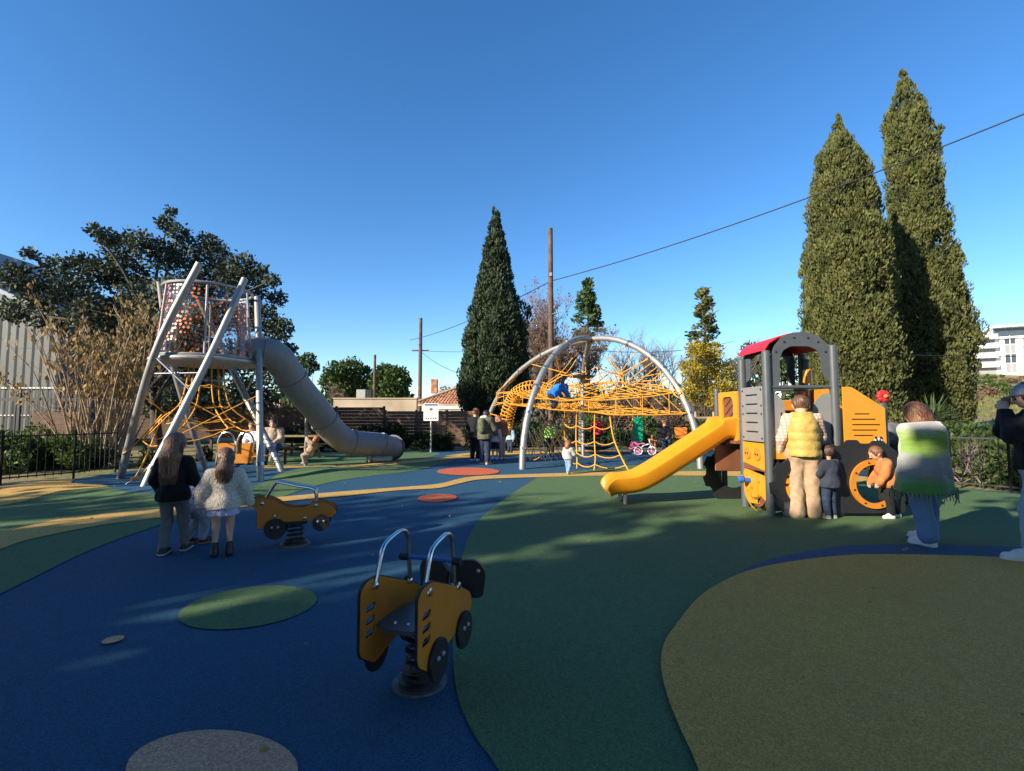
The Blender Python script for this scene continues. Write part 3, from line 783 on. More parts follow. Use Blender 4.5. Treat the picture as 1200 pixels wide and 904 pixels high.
MB().box((4.45, YF - .1, 1.62), (.14, .06, .3), None, .01).build("counter_frame", m_hpl2, loco)
for i in range(3): MB().ball((4.45, YF - .14, 1.53 + .1 * i), .045, 10).build("counter_bead", m_red if i % 2 else m_eye, loco)
# slide entrance arch and slide
yo = (YF + 8.17) / 2 - .02; hw2 = .33
pr = rounded([(-hw2, 1.0), (hw2, 1.0), (hw2, 1.78), (-hw2, 1.78)], .03)
MB().prism(pr, (XL - .075, yo, 0), (0, -1, 0), (0, 0, 1), .03, [rounded([(-.2, 1.04), (.2, 1.04), (.2, 1.62), (.13, 1.7), (-.13, 1.7), (-.2, 1.62)], .05)]).build("slide_entrance", m_hpl, loco)
bk = MB().prism(rounded([(-.24, 1.0), (.24, 1.0), (.24, 1.73), (-.24, 1.73)], .03), (XL - .045, yo, 0), (0, -1, 0), (0, 0, 1), .02).build("entrance_back", m_brown, loco)
for i in range(4):
    MB().tube([(XL - .06, yo + .15, 1.15 + .13 * i), (XL - .06, yo - .15, 1.32 + .13 * i)], .006, 4).build("groove", m_black, bk)
MB().box((XL + .1, yo, .98), (.5, .7, .05), None, .008).build("entrance_deck", m_brown, loco)
MB().box((XL + .02, YF + .3, .72), (.7, .03, .42), None, .008).build("skirt_panel", m_brown, loco)
# moulded slide: U section swept along its run
run = spline([(XL - .02, 1.10), (3.40, 1.09), (3.22, 1.0), (2.7, .66), (2.25, .38), (2.0, .26), (1.8, .22), (1.62, .21), (1.52, .17)] and [Vector((x, 0, z)) for x, z in ((3.56, 1.08), (3.40, 1.07), (3.22, .96), (2.75, .66), (2.30, .38), (2.05, .26), (1.82, .215), (1.64, .205), (1.54, .16))], 5)
sec = [(-.33, .20), (-.335, .225), (-.315, .24), (-.29, .225), (-.255, .08), (-.22, .02), (-.15, 0), (.15, 0), (.22, .02), (.255, .08), (.29, .225), (.315, .24), (.335, .225), (.33, .20), (.29, .03), (.24, -.035), (.15, -.05), (-.15, -.05), (-.24, -.035), (-.29, .03)]
vs, fs = [], []
for i, p in enumerate(run):
    t = (run[min(i + 1, len(run) - 1)] - run[max(i - 1, 0)]).normalized(); nrm = Vector((-t.z, 0, t.x)) * (-1 if t.x < 0 else 1) 
    f = i / (len(run) - 1); hs = 1.0 if f < .85 else 1.0 - (f - .85) / .15 * .55
    up = 1.25 if f < .15 else 1.0
    for (y, z) in sec:
        zz = z * (hs * up if z > .03 else 1)
        vs.append(Vector((p.x, yo + y, p.z)) + nrm * zz)
ns = len(sec)
for i in range(len(run) - 1):
    for j in range(ns): fs.append([i * ns + j, i * ns + (j + 1) % ns, (i + 1) * ns + (j + 1) % ns, (i + 1) * ns + j])
fs.append(list(range(ns))); fs.append([(len(run) - 1) * ns + j for j in range(ns)][::-1])
sd = MB().add(vs, fs).build("slide", m_slide, loco, True, 1.2)
for y in (-.18, .18):
    MB().tube([(1.78, yo + y, -.02), (1.78, yo + y, .185)], .03, 10).build("slide_foot", m_galv, sd)

# ------------------------------------------------------------------ spring rockers
def spring_base(root, o, h, turns=4.2, r=.076):
    P = []
    n = int(turns * 18)
    for i in range(n + 1):
        a = 2 * math.pi * turns * i / n; z = .035 + (h - .05) * (i / n)
        P.append(Vector((o.x + r * math.cos(a), o.y + r * math.sin(a), o.z + z)))
    MB().tube(P, .0125, 8).build("coil_spring", m_black, root)
    MB().lathe([(.05, 0), (.12, 0), (.12, .022), (.10, .035), (.10, .06), (.0, .06)], o + Vector((0, 0, .008)), 20, caps=False).build("spring_clamp", m_black, root)
def rocker(name, o, rz, label, prof, slots, wheels, sep, hnd, seat, hz, group):
    root = thing(name, o, label, "spring rocker", group)
    M = Matrix.Rotation(rz, 3, 'Z')
    def L(x, y, z): return o + M @ Vector((x, y, z))
    ux = M @ Vector((1, 0, 0)); uy = M @ Vector((0, 1, 0))
    MB().prism(circle(0, 0, .155, 26), L(0, 0, .006), ux, uy, .012).build("base_plate", mat("dull zinc plate", (0.12, 0.12, 0.12), .6, .4, .3, 20, .2, 40), root)
    spring_base(root, o, hz)
    MB().box(L(0, 0, hz + .012), (.26, .26, .03), M, .008).build("spring_plate", m_black, root)
    for s in (-1, 1):
        y = s * sep
        sp = MB().prism(prof, L(0, y, 0), ux, (0, 0, 1), .019, slots).build("side_panel", m_rock, root)
        cx_ = sum(p[0] for p in prof) / len(prof); cz_ = sum(p[1] for p in prof) / len(prof)     # dark cut edge of the board
        MB().prism([(cx_ + (p[0] - cx_) * 1.016, cz_ + (p[1] - cz_) * 1.03) for p in prof], L(0, y, 0), ux, (0, 0, 1), .014, slots).build("board_edge", m_black, sp)
        for (wx, wz, wr, in_) in wheels:
            yy = y + s * .022
            w = MB().lathe([(0, -.012), (wr * .97, -.012), (wr, -.006), (wr, .006), (wr * .97, .012), (0, .012)], L(wx, yy, wz), 28, uy, False).build("wheel", m_black, root)
            for d in (-.03, .03): MB().lathe([(.014, 0), (.012, .008), (.004, .012)], L(wx + d, yy + s * .012, wz + .02), 8, uy * s).build("bolt", m_galv, w)
        hp = spline([L(x, y - s * .018, z) for x, z in hnd], 5)
        h = MB().tube(hp, .0135, 10).build("handle", m_steel2, root)
        for (x, z) in (hnd[0], hnd[-1]):
            MB().lathe([(.024, 0), (.022, .008), (.008, .014)], L(x, y + s * .010, z + .01), 10, uy * s).build("bolt", m_steel2 if s < 0 else m_black, h)
            MB().lathe([(.022, 0), (.020, .02), (.008, .026)], L(x, y - s * .010, z + .01), 10, uy * -s).build("bolt", m_steel2, h)
    seat(root, L, M)
    return root
# the near one, seen from behind
def seat_a(root, L, M):
    st = MB().prism(rounded([(-.22, -.15), (-.1, -.155), (.16, -.11), (.16, .11), (-.1, .155), (-.22, .15), (-.26, .06), (-.26, -.06)], .04), L(0, 0, .385), M @ Vector((1, 0, 0)), M @ Vector((0, 1, 0)), .022).build("seat", m_dgrey, root)
    for x, y in ((-.18, .06), (-.18, -.02), (.08, .05), (.08, -.05)):
        MB().lathe([(.013, 0), (.011, .006), (.004, .009)], L(x, y, .396), 8).build("bolt", m_steel2, st)
    MB().box(L(.0, 0, .345), (.26, .28, .05), M, .01).build("seat_beam", m_black, root)
    MB().tube([L(.115, -.168, .66), L(.115, .168, .66)], .013, 10).build("grip_bar", m_bluep, root)
    for s in (-1, 1): MB().tube([L(.115, s * .15, .66), L(.115, s * .20, .66)], .024, 10).build("grip_clamp", m_black, root)
    bm_ = MB().prism(rounded([(-.10, -.12), (.10, -.12), (.12, .05), (.06, .12), (-.06, .12), (-.12, .05)], .04), L(.42, -.12, .46), M @ Vector((.25, -1, 0)).normalized(), (0, 0, 1), .03).build("bumper", m_black, root)
    MB().prism(rounded([(-.10, -.12), (.10, -.12), (.12, .05), (.06, .12), (-.06, .12), (-.12, .05)], .04), L(.42, .12, .46), M @ Vector((-.25, -1, 0)).normalized(), (0, 0, 1), .03).build("bumper", m_black, root)
    MB().tube([L(.36, -.17, .36), L(.36, .17, .36)], .02, 8).build("front_bar", m_black, root)
    MB().lathe([(.014, 0), (.011, .008), (.004, .012)], L(.40, -.2, .52), 8, M @ Vector((-1, 0, 0))).build("bolt", m_galv, bm_)
pa = rounded([(-.36, .30), (-.36, .61), (-.31, .645), (-.20, .645), (.18, .49), (.33, .41), (.36, .33), (.30, .28), (.1, .26), (-.1, .22), (-.22, .19), (-.34, .27)], .035, 4)
o1 = gp(492, 800)
rk = rocker("spring_rocker", Vector((o1.x, o1.y, 0)), R(90 - 17), "amber truck-shaped spring rocker with two bent steel handles and slotted side boards", pa,
       [[(x - .045, z - .018), (x + .03, z - .018), (x + .045, z), (x + .045, z + .012), (x + .03, z + .018), (x - .03, z + .018), (x - .045, z + .004)] for x, z in ((-.265, .50), (-.265, .435), (-.265, .37))],
       [(-.15, .225, .108, 0), (.20, .235, .105, 0)], .165,
       [(-.24, .595), (-.205, .71), (-.17, .785), (-.11, .815), (.02, .835), (.085, .81), (.11, .74), (.14, .50)], seat_a, .31, "spring rockers on the rubber")
rk.scale = (.92, .92, .92)
# the far one, seen from the side
def seat_b(root, L, M):
    MB().box(L(.02, 0, .30), (.42, .15, .022), M, .008).build("seat", m_dgrey, root)
    MB().tube([L(.19, -.085, .40), L(.19, .085, .40)], .013, 10).build("grip_bar", m_black, root)
    for x, z in ((-.2, .33), (.10, .295)): MB().lathe([(.02, 0), (.016, .008), (.006, .012)], L(x, -.095, z), 10, M @ Vector((0, -1, 0))).build("bolt", m_steel2, root)
    MB().box(L(-.25, 0, .36), (.02, .15, .22), M, .005).build("back_panel", m_hpl2, root)
zc = lambda l: [((x - 520) / 976.0, (800 - y) / 976.0) for x, y in l]
pb = rounded(zc([(90, 310), (130, 285), (265, 290), (340, 330), (430, 388), (520, 402), (640, 402), (680, 352), (760, 350), (890, 395), (930, 450), (905, 515), (850, 522), (690, 545), (450, 545), (330, 560), (220, 602), (165, 597), (162, 430), (140, 382), (98, 365)]), .03, 3)
o2 = gp(346, 638)
rocker("spring_rocker", Vector((o2.x, o2.y, 0)), R(17), "amber car-shaped spring rocker with long sloping handrail and dipped seat", pb, [],
       [((335 - 520) / 976, (800 - 605) / 976, .108, 0), ((778 - 520) / 976, (800 - 572) / 976, .088, 0)], .085,
       zc([(205, 350), (240, 270), (310, 155), (365, 138), (520, 178), (680, 215), (715, 270), (718, 395)]), seat_b, .24, "spring rockers on the rubber")

# multi-seat rocker behind the tower
o3 = Vector((-6.62, 11.55, gh(-6.62, 11.55)))
ss = thing("spring_seesaw", o3, "amber panel seesaw with twin steel hoops under the slide tower", "seesaw")
MB().prism(rounded([(-.42, .24), (.42, .24), (.42, .72), (-.42, .72)], .06), o3, (1, .1, 0), (0, 0, 1), .03).build("panel", m_hpl2, ss)
for s in (-.22, .24):
    MB().tube(spline([o3 + Vector((s + dx, -.04, z)) for dx, z in ((-.2, .5), (-.2, .75), (-.12, .93), (0, .98), (.12, .93), (.2, .75), (.2, .5))], 4), .02, 8).build("hoop_handle", m_steel2, ss)
MB().box(o3 + Vector((.62, -.1, .42)), (.36, .26, .04), None, .015).build("seat", m_hpl, ss)
MB().tube([o3 + Vector((.62, -.1, 0)), o3 + Vector((.62, -.1, .42))], .02, 8).build("seat_post", m_steel2, ss)
spring_base(ss, o3, .26)

# notice board
sg = Vector(((505.5 - 600) / 560 * 18.2, 18.2, 0))
sign = thing("notice_board", sg, "white playground notice board on a slim steel post by the wooden fence", "sign")
MB().tube([sg, sg + Vector((0, 0, 1.86))], .035, 10).build("post", m_galv, sign)
bd_ = MB().prism(rounded([(-.28, 1.20), (.28, 1.20), (.28, 1.86), (-.28, 1.86)], .02), sg + Vector((0, -.05, 0)), (1, 0, 0), (0, 0, 1), .02).build("board", m_white, sign)
MB().box(sg + Vector((0, -.063, 1.80)), (.5, .004, .07)).build("print_band", mat("blue grey print", (0.10, 0.14, 0.25), .5), bd_)
for i, (x, w) in enumerate(((0, .42), (-.03, .36), (0, .4), (-.04, .32))):
    MB().box(sg + Vector((x, -.063, 1.52 - .045 * i)), (w, .004, .012)).build("print_line", mat("grey print", (0.25, 0.25, 0.27), .5), bd_)
for i in range(5): MB().box(sg + Vector((-.18 + .09 * i, -.063, 1.29)), (.055, .004, .055)).build("print_icon", mat("dark print", (0.1, 0.1, 0.12), .5), bd_)
MB().box(sg + Vector((.0, -.063, 1.63)), (.12, .004, .09)).build("print_icon", mat("dark print", (0.1, 0.1, 0.12), .5), bd_)
# ------------------------------------------------------------------ vegetation
def leafmat(name, c1, c2, rough=.55, trans=.25, scale=.9):
    return mat(name, c1, rough, 0, 0.0, scale, col2=c2, vattr=True, trans=trans, spec=.2)
L_oak = leafmat("dark evergreen leaf", (0.020, 0.032, 0.020), (0.105, 0.125, 0.075), .55, .12)
L_cyp = leafmat("cypress spray", (0.018, 0.030, 0.010), (0.165, 0.17, 0.055), .65, .12, 1.6)
L_cyp2 = leafmat("bluish cypress spray", (0.015, 0.030, 0.016), (0.075, 0.10, 0.05), .65, .12, 1.2)
L_pine = leafmat("stone pine needle", (0.025, 0.05, 0.015), (0.085, 0.13, 0.035), .6, .15, .35)
L_shrub = leafmat("shrub leaf", (0.025, 0.05, 0.012), (0.11, 0.165, 0.04), .5, .25, 1.5)
L_ivy = leafmat("ivy leaf", (0.012, 0.024, 0.010), (0.04, 0.06, 0.022), .5, .15, 1.2)
L_mim = leafmat("mimosa bloom", (0.16, 0.15, 0.02), (0.50, 0.36, 0.03), .6, .3, 1.3)
L_dry = leafmat("dry hazel leaf", (0.20, 0.12, 0.045), (0.42, 0.30, 0.13), .6, .35, 2)
L_brn = leafmat("brown dry foliage", (0.10, 0.06, 0.04), (0.22, 0.15, 0.10), .7, .2, .8)
L_grs = leafmat("rough grass blade", (0.07, 0.10, 0.02), (0.22, 0.21, 0.06), .7, .25, .7)
L_yuc = leafmat("yucca blade", (0.05, 0.09, 0.03), (0.20, 0.24, 0.10), .5, .2, 3)
M_bark = mat("grey bark", (0.06, 0.048, 0.036), .9, 0, .35, 12, .5, 30)
M_twig = mat("pale hazel stem", (0.30, 0.22, 0.13), .8, 0, .35, 8, .3, 40)
M_twig2 = mat("brown bare twig", (0.17, 0.115, 0.085), .85, 0, .35, 5)
M_twig3 = mat("grey bare twig", (0.15, 0.125, 0.11), .85, 0, .3, 5)

def unit(n):
    d = rng.normal(size=(n, 3)); return d / np.linalg.norm(d, axis=1, keepdims=True)
def cards(C, size, D=None, aspect=.5, spread=.8):
    """rhombic leaves: centres C, long axis D (jittered)"""
    n = len(C); size = np.broadcast_to(np.asarray(size, float), (n,))
    ax = unit(n)
    if D is not None:
        ax = D + ax * spread; ax /= np.linalg.norm(ax, axis=1, keepdims=True) + 1e-9
    s = np.cross(ax, unit(n)); s /= np.linalg.norm(s, axis=1, keepdims=True) + 1e-9
    h = size[:, None] * .5
    V = np.stack([C - ax * h, C + s * h * aspect + ax * h * .1, C + ax * h, C - s * h * aspect + ax * h * .1], 1).reshape(-1, 3)
    F = np.arange(4 * n).reshape(n, 4)
    return V, F
def leaf_obj(name, parent, C, size, m, D=None, aspect=.5, spread=.8, v=None):
    V, F = cards(C, size, D, aspect, spread)
    off = np.array(WLOC[parent.name]) if parent is not None else 0
    me = npmesh(name, V - off, F, m, False, v=rng.random(len(F)) if v is None else v)
    return link(name, me, parent)
def blob_pts(centres, radii, n, shell=.55, flat=1.0):
    centres = np.asarray(centres, float); radii = np.asarray(radii, float)
    w = radii ** 2; idx = rng.choice(len(centres), size=n, p=w / w.sum())
    d = unit(n); rr = radii[idx] * (shell + (1 - shell) * rng.random(n) ** .6) * rng.uniform(.75, 1.12, n)
    d2 = d.copy(); d2[:, 2] *= flat
    return centres[idx] + d2 * rr[:, None], d
def limbs(parent, base, targets, r0, m, name="trunk", fork=.35, n=6):
    """trunk and limbs reaching for the clumps"""
    b = MB(); base = Vector(base); ts = [Vector(t) for t in targets]
    mid = sum(ts, Vector()) / len(ts); top = base.lerp(mid, .75); top.z = base.z + (mid.z - base.z) * .8
    tr = spline([base - Vector((0, 0, .1)), base.lerp(top, .35) + Vector((random.uniform(-.1, .1), random.uniform(-.1, .1), 0)), top], 4)
    b.tube(tr, [r0 * (1 - .55 * i / (len(tr) - 1)) for i in range(len(tr))], n + 2)
    for t in ts:
        s = tr[random.randint(int(len(tr) * fork), len(tr) - 1)]
        c = s.lerp(t, .5) + Vector((random.uniform(-.2, .2), random.uniform(-.2, .2), random.uniform(-.1, .25)))
        p = spline([s, c, t], 4)
        b.tube(p, [r0 * .4 * (1 - .8 * i / (len(p) - 1)) for i in range(len(p))], n)
    return b.build(name, m, parent, True, None)
def tree(name, base, clumps, nleaf, size, m, label, group=None, trunk=.2, bark=None, aspect=.5, shell=.5, flat=.9, cname="crown", D=None, maxlimb=40):
    root = thing(name, base, label, "tree", group)
    cs = [c[:3] for c in clumps]; rs = [c[3] for c in clumps]
    P, d = blob_pts(cs, rs, nleaf, shell, flat)
    sz = size * rng.uniform(.6, 1.3, nleaf)
    dd = d if D is None else np.broadcast_to(np.array(D, float), d.shape)
    leaf_obj(cname, root, P, sz, m, dd, aspect, .9)
    limbs(root, base, random.sample(cs, min(maxlimb, len(cs))), trunk, bark or M_bark)
    return root
def cypress(name, base, H, prof, label, m, ncl=700, per=46, size=.17, group=None, lean=0.0, seed=1):
    root = thing(name, base, label, "tree", group)
    r_ = np.random.default_rng(seed)
    zs = np.array([p[0] for p in prof]) * H; rs = np.array([p[1] for p in prof])
    # solid heart so that the crown closes
    b = MB(); n = 20; vs, fs = [], []
    K = 26
    for i in range(K):
        z = zs[0] + (zs[-1] - zs[0]) * i / (K - 1) * .97; r = np.interp(z, zs, rs) * .52
        for j in range(n):
            a = 2 * math.pi * j / n
            q = r * (1 + .18 * mnoise.noise(Vector((math.cos(a) * 1.5, math.sin(a) * 1.5, z * .9 + seed))))
            vs.append(Vector(base) + Vector((q * math.cos(a) + lean * z / H, q * math.sin(a), z)))
    for i in range(K - 1):
        for j in range(n): fs.append([i * n + j, i * n + (j + 1) % n, (i + 1) * n + (j + 1) % n, (i + 1) * n + j])
    grid = np.linspace(zs[0], zs[-1], 200); w = np.interp(grid, zs, rs) + .05; cdf = np.cumsum(w) / w.sum()
    z = np.interp(r_.random(ncl), cdf, grid); a = r_.random(ncl) * 2 * np.pi
    R_ = np.interp(z, zs, rs)
    lob = np.array([mnoise.noise(Vector((math.cos(q) * 1.3, math.sin(q) * 1.3, zz * .55 + seed * 7))) for q, zz in zip(a, z)])
    R_ = R_ * (1 + .34 * lob)
    # upright lobes, each covered in small tufts
    br = np.clip(R_ * .36, .10, .62) * r_.uniform(.65, 1.35, ncl)
    rad = np.maximum(R_ - br * .8, 0) * r_.uniform(.84, 1.06, ncl)
    B = np.stack([rad * np.cos(a) + lean * z / H, rad * np.sin(a), z], 1) + np.array(base)
    ti = np.repeat(np.arange(ncl), 13); nt_ = len(ti)
    td = r_.normal(size=(nt_, 3)); td /= np.linalg.norm(td, axis=1, keepdims=True)
    tout = np.stack([np.cos(a), np.sin(a), np.full(ncl, .3)], 1)[ti]; fl = (td * tout).sum(1) < -.2; td[fl] *= -1
    C = B[ti] + td * br[ti][:, None] * np.array([.9, .9, 1.9]) * r_.uniform(.8, 1.08, nt_)[:, None]
    cr = np.clip(br[ti] * .38, .05, .17) * r_.uniform(.7, 1.4, nt_)
    nf = ncl * 5                                              # smaller tufts filling between the lobes
    zf = np.interp(r_.random(nf), cdf * .8 + .2 * np.linspace(0, 1, len(cdf)), grid); af = r_.random(nf) * 2 * np.pi; rf_ = np.interp(zf, zs, rs) * r_.uniform(.68, .92, nf)
    Cf = np.stack([rf_ * np.cos(af) + lean * zf / H, rf_ * np.sin(af), zf], 1) + np.array(base)
    lobe_tint = np.concatenate([r_.random(ncl)[ti], r_.random(nf)]); C = np.concatenate([C, Cf]); cr = np.concatenate([cr, np.clip(np.interp(zf, zs, rs) * .3, .05, .2) * r_.uniform(.7, 1.3, nf)])
    a = np.concatenate([np.arctan2(tout[:, 1], tout[:, 0]), af]); ncl = nt_ + nf
    idx = np.repeat(np.arange(ncl), per); N = len(idx)
    out = np.stack([np.cos(a), np.sin(a), np.full(ncl, .35)], 1)[idx]
    d = r_.normal(size=(N, 3)); d /= np.linalg.norm(d, axis=1, keepdims=True)
    flip = (d * out).sum(1) < -.15; d[flip] *= -1
    P = C[idx] + d * (cr[idx] * r_.uniform(.7, 1.1, N))[:, None] * np.array([1, 1, 1.55])
    D = d * .7 + np.array([0, 0, 1.0])
    tint = lobe_tint[idx] * .25 + r_.random(ncl)[idx] * .4 + r_.random(N) * .35
    leaf_obj("crown", root, P, size * r_.uniform(.6, 1.35, N), m, D, .42, .45, v=tint)
    b.add(vs, fs).build("crown_heart", m, root, True, None)
    tb = Vector(base)
    MB().tube([tb - Vector((0, 0, .1)), tb + Vector((0, 0, zs[0] + 1.0)), tb + Vector((lean * .5, 0, H * .6))], [.22, .17, .06], 8).build("trunk", M_bark, root)
    return root
def twigs(b, p, d, ln, r, depth, spread=.5, up=.15, kids=(2, 4), shrink=.68, nseg=3, sides=4, tips=None):
    P = [p.copy()]; q = p.copy(); dd = d.copy()
    for i in range(nseg):
        dd = (dd + Vector((random.gauss(0, .14), random.gauss(0, .14), random.gauss(0, .1) + up * .25))).normalized()
        q = q + dd * (ln / nseg); P.append(q.copy())
    b.tube(P, [r * (1 - .45 * i / nseg) for i in range(nseg + 1)], sides if r > .02 else 3, False)
    if tips is not None and depth <= 1: tips += P[1:]
    if depth <= 0: return
    for _ in range(random.randint(*kids)):
        s = random.choice(P[1:])
        nd = (dd + Vector((random.gauss(0, spread), random.gauss(0, spread), random.gauss(0, spread * .7) + up))).normalized()
        twigs(b, s, nd, ln * shrink * random.uniform(.75, 1.2), r * .55, depth - 1, spread, up, kids, shrink, nseg, sides, tips)
def bare_tree(name, base, H, label, m, depth=5, spread=.5, r=.14, group=None, kids=(3, 4), leaf=None, nleaf=0, up=.15, lsize=.1, trunk_h=.25):
    root = thing(name, base, label, "tree", group); b = MB(); tips = []
    base = Vector(base)
    tb = MB(); tb.tube([base - Vector((0, 0, .1)), base + Vector((.03, 0, H * trunk_h * .6)), base + Vector((0, .03, H * trunk_h))], [r, r * .85, r * .75], 8)
    tb.build("trunk", m, root, True, None)
    for k in range(5):
        d = Vector((random.gauss(0, spread), random.gauss(0, spread), 1)).normalized()
        twigs(b, base + Vector((0, 0, H * trunk_h * random.uniform(.8, 1))), d, H * .30, r * .55, depth - 1, spread, up, kids, .66, 3, 4, tips)
    b.build("crown", m, root, True, None)
    if leaf is not None and nleaf:
        T = np.array([tuple(random.choice(tips)) for _ in range(nleaf)]) + rng.normal(size=(nleaf, 3)) * .07
        leaf_obj("foliage", root, T, lsize * rng.uniform(.6, 1.3, nleaf), leaf, None, .5)
    return root
def bush(name, base, w, d, h, n, size, m, label, group=None, ncl=9, cat="shrub", flat=.9, stems=True):
    base = Vector(base); root = thing(name, base, label, cat, group)
    cs = []
    for i in range(ncl):
        x, y = random.uniform(-.5, .5), random.uniform(-.5, .5)
        r = random.uniform(.22, .36) * min(h, (w + d) / 2) 
        z = max(r * .6, (h - r) * random.uniform(.2, 1.0) * (1 - .9 * (x * x + y * y)))
        cs.append((base.x + x * w * .8, base.y + y * d * .8, base.z + z, r))
    P, dd = blob_pts([c[:3] for c in cs], [c[3] for c in cs], n, .5, flat)
    P[:, 2] = np.maximum(P[:, 2], base.z - .03)
    leaf_obj("foliage", root, P, size * rng.uniform(.6, 1.35, n), m, dd + np.array([0, 0, .3]), .55, .8)
    if stems:
        b = MB()
        for c in cs: b.tube([base + Vector((random.uniform(-.1, .1) * w, random.uniform(-.1, .1) * d, -.05)), base.lerp(Vector(c[:3]), .6) + Vector((0, 0, .1)), Vector(c[:3])], [.02, .014, .006], 5)
        b.build("stem", M_bark, root, True, None)
    return root
def tz(x, y): return terrain(x, y)
def Xat(px, Y): return (px - 600) / 560 * Y

# --- tall cypresses on the right
c1 = (Xat(999, 16.5), 16.5, tz(Xat(999, 16.5), 16.5))
cypress("cypress_tree", c1, at(988, 140, 16.5).z - c1[2], [(.05, .95), (.12, 1.2), (.3, 1.34), (.5, 1.24), (.68, 1.0), (.82, .78), (.9, .52), (.955, .22), (1, .03)],
        "stout sunlit cypress just behind the tractor play house", L_cyp, 230, 30, .125, "tall cypresses by the railing", -.1, 3)
c2 = (Xat(1096, 19.5), 19.5, tz(Xat(1096, 19.5), 19.5))
cypress("cypress_tree", c2, at(1072, 83, 19.5).z - c2[2], [(.04, 1.0), (.1, 1.25), (.25, 1.34), (.45, 1.15), (.62, .9), (.72, .86), (.80, .82), (.88, .6), (.94, .34), (1, .03)],
        "tallest slender cypress, shaded by the stouter cypress beside it", L_cyp, 260, 28, .135, "tall cypresses by the railing", -.6, 5)
c3 = (Xat(580, 24), 24.0, -.05)
cypress("cypress_tree", c3, at(580, 240, 24).z, [(.05, 1.0), (.12, 1.5), (.25, 1.75), (.38, 1.7), (.5, 1.34), (.64, .92), (.78, .6), (.89, .36), (1, .04)],
        "blue-green cypress with a long thin tip beside the utility pole", L_cyp2, 190, 26, .17, None, 0, 9)

# --- broad dark evergreen tree on the left
def px_clumps(l, Y, dy, rs):
    out = []
    for (px, py, r) in l:
        y = Y + random.uniform(-dy, dy); p = at(px, py, y); out.append((p.x, p.y, p.z, r * y / 560))
    return out
ol_ = [(20, 325, 26), (45, 345, 30), (15, 365, 22), (65, 315, 22), (35, 298, 12), (85, 340, 30), (60, 375, 24), (95, 310, 20), (110, 270, 12), (125, 278, 16), (140, 290, 24), (120, 320, 30), (150, 320, 32), (165, 285, 24), (105, 365, 32), (140, 365, 34), (170, 350, 34), (190, 300, 26), (195, 262, 14), (200, 248, 9), (210, 275, 18), (220, 300, 28), (215, 340, 34), (245, 285, 18), (255, 300, 22), (250, 330, 34), (270, 325, 26), (285, 310, 20), (295, 335, 26), (305, 318, 14), (320, 328, 12), (290, 365, 32), (310, 375, 26), (325, 350, 16), (330, 385, 18), (340, 410, 12), (260, 370, 34), (230, 385, 36), (190, 390, 36), (150, 400, 36), (110, 405, 30), (320, 405, 24), (300, 420, 28), (270, 420, 32), (230, 430, 34), (180, 435, 34), (320, 440, 24), (285, 460, 30), (240, 470, 32), (190, 470, 32), (140, 445, 30), (310, 470, 22)]
tb = (Xat(190, 16.5), 16.5, -.05)
tree("evergreen_tree", tb, px_clumps([(x_, y_, r_2 * .86) for x_, y_, r_2 in ol_], 16.5, 1.5, 1), 38000, .15, L_oak, "broad dark evergreen tree spreading behind the slide tower", trunk=.2, aspect=.55, shell=.25, maxlimb=12)
# --- hazel shrub with dry leaves
hz = Vector((Xat(115, 13.8), 13.8, -.05))
hroot = thing("hazel_shrub", hz, "leggy bare hazel with many pale stems and hanging dry leaves", "shrub")
tips = []; b = MB()
for k in range(46):
    a = random.uniform(0, 2 * math.pi); s = random.uniform(.05, .75)
    d = Vector((math.cos(a) * s * .62 + .02, math.sin(a) * s * .4, 1)).normalized()
    o = hz + Vector((math.cos(a) * .45 * s + random.uniform(-.5, .5), math.sin(a) * .35, 0))
    P = [o]; q = o.copy(); H_ = random.uniform(2.6, 5.0)
    for i in range(7):
        d = (d + Vector((random.gauss(0, .06), random.gauss(0, .05), .02))).normalized(); q = q + d * H_ / 7; P.append(q.copy())
    b.tube(P, [.03 * (1 - .8 * i / 7) + .004 for i in range(8)], 5, False)
    for i in range(7):
        s_ = P[random.randint(2, 7)]
        nd = (d + Vector((random.gauss(0, .55), random.gauss(0, .5), random.gauss(.1, .3)))).normalized()
        t_ = []
        twigs(b, s_, nd, random.uniform(.4, 1.0), .009, 1, .5, .05, (1, 2), .6, 3, 3, t_)
        tips += [p for p in t_ if p.z > 2.0]
b.build("stems", M_twig, hroot, True, None)
tips = [t for t in tips if random.random() < .85]
T = np.array([tuple(random.choice(tips)) for _ in range(1700)]) + rng.normal(size=(1700, 3)) * np.array([.06, .06, .06]) - np.array([0, 0, .05])
leaf_obj("dry_leaves", hroot, T, .15 * rng.uniform(.6, 1.3, 1700), L_dry, np.broadcast_to(np.array([0, 0, -1.0]), T.shape), .5, .5)
# one long arching stem towards the railing
b = MB(); P = spline([hz + Vector((-.6, 0, .1)), hz + Vector((-1.5, .1, 1.2)), hz + Vector((-2.5, 0, 2.3)), hz + Vector((-3.2, -.1, 2.9))], 5)
b.tube(P, [.025 * (1 - .7 * i / (len(P) - 1)) for i in range(len(P))], 5); b.build("stems", M_twig, hroot, True, None)
T = np.array([tuple(random.choice(P[8:])) for _ in range(170)]) + rng.normal(size=(170, 3)) * .13
leaf_obj("dry_leaves", hroot, T, .13 * rng.uniform(.6, 1.3, 170), L_dry, np.broadcast_to(np.array([0, 0, -1.0]), T.shape), .5, .5)

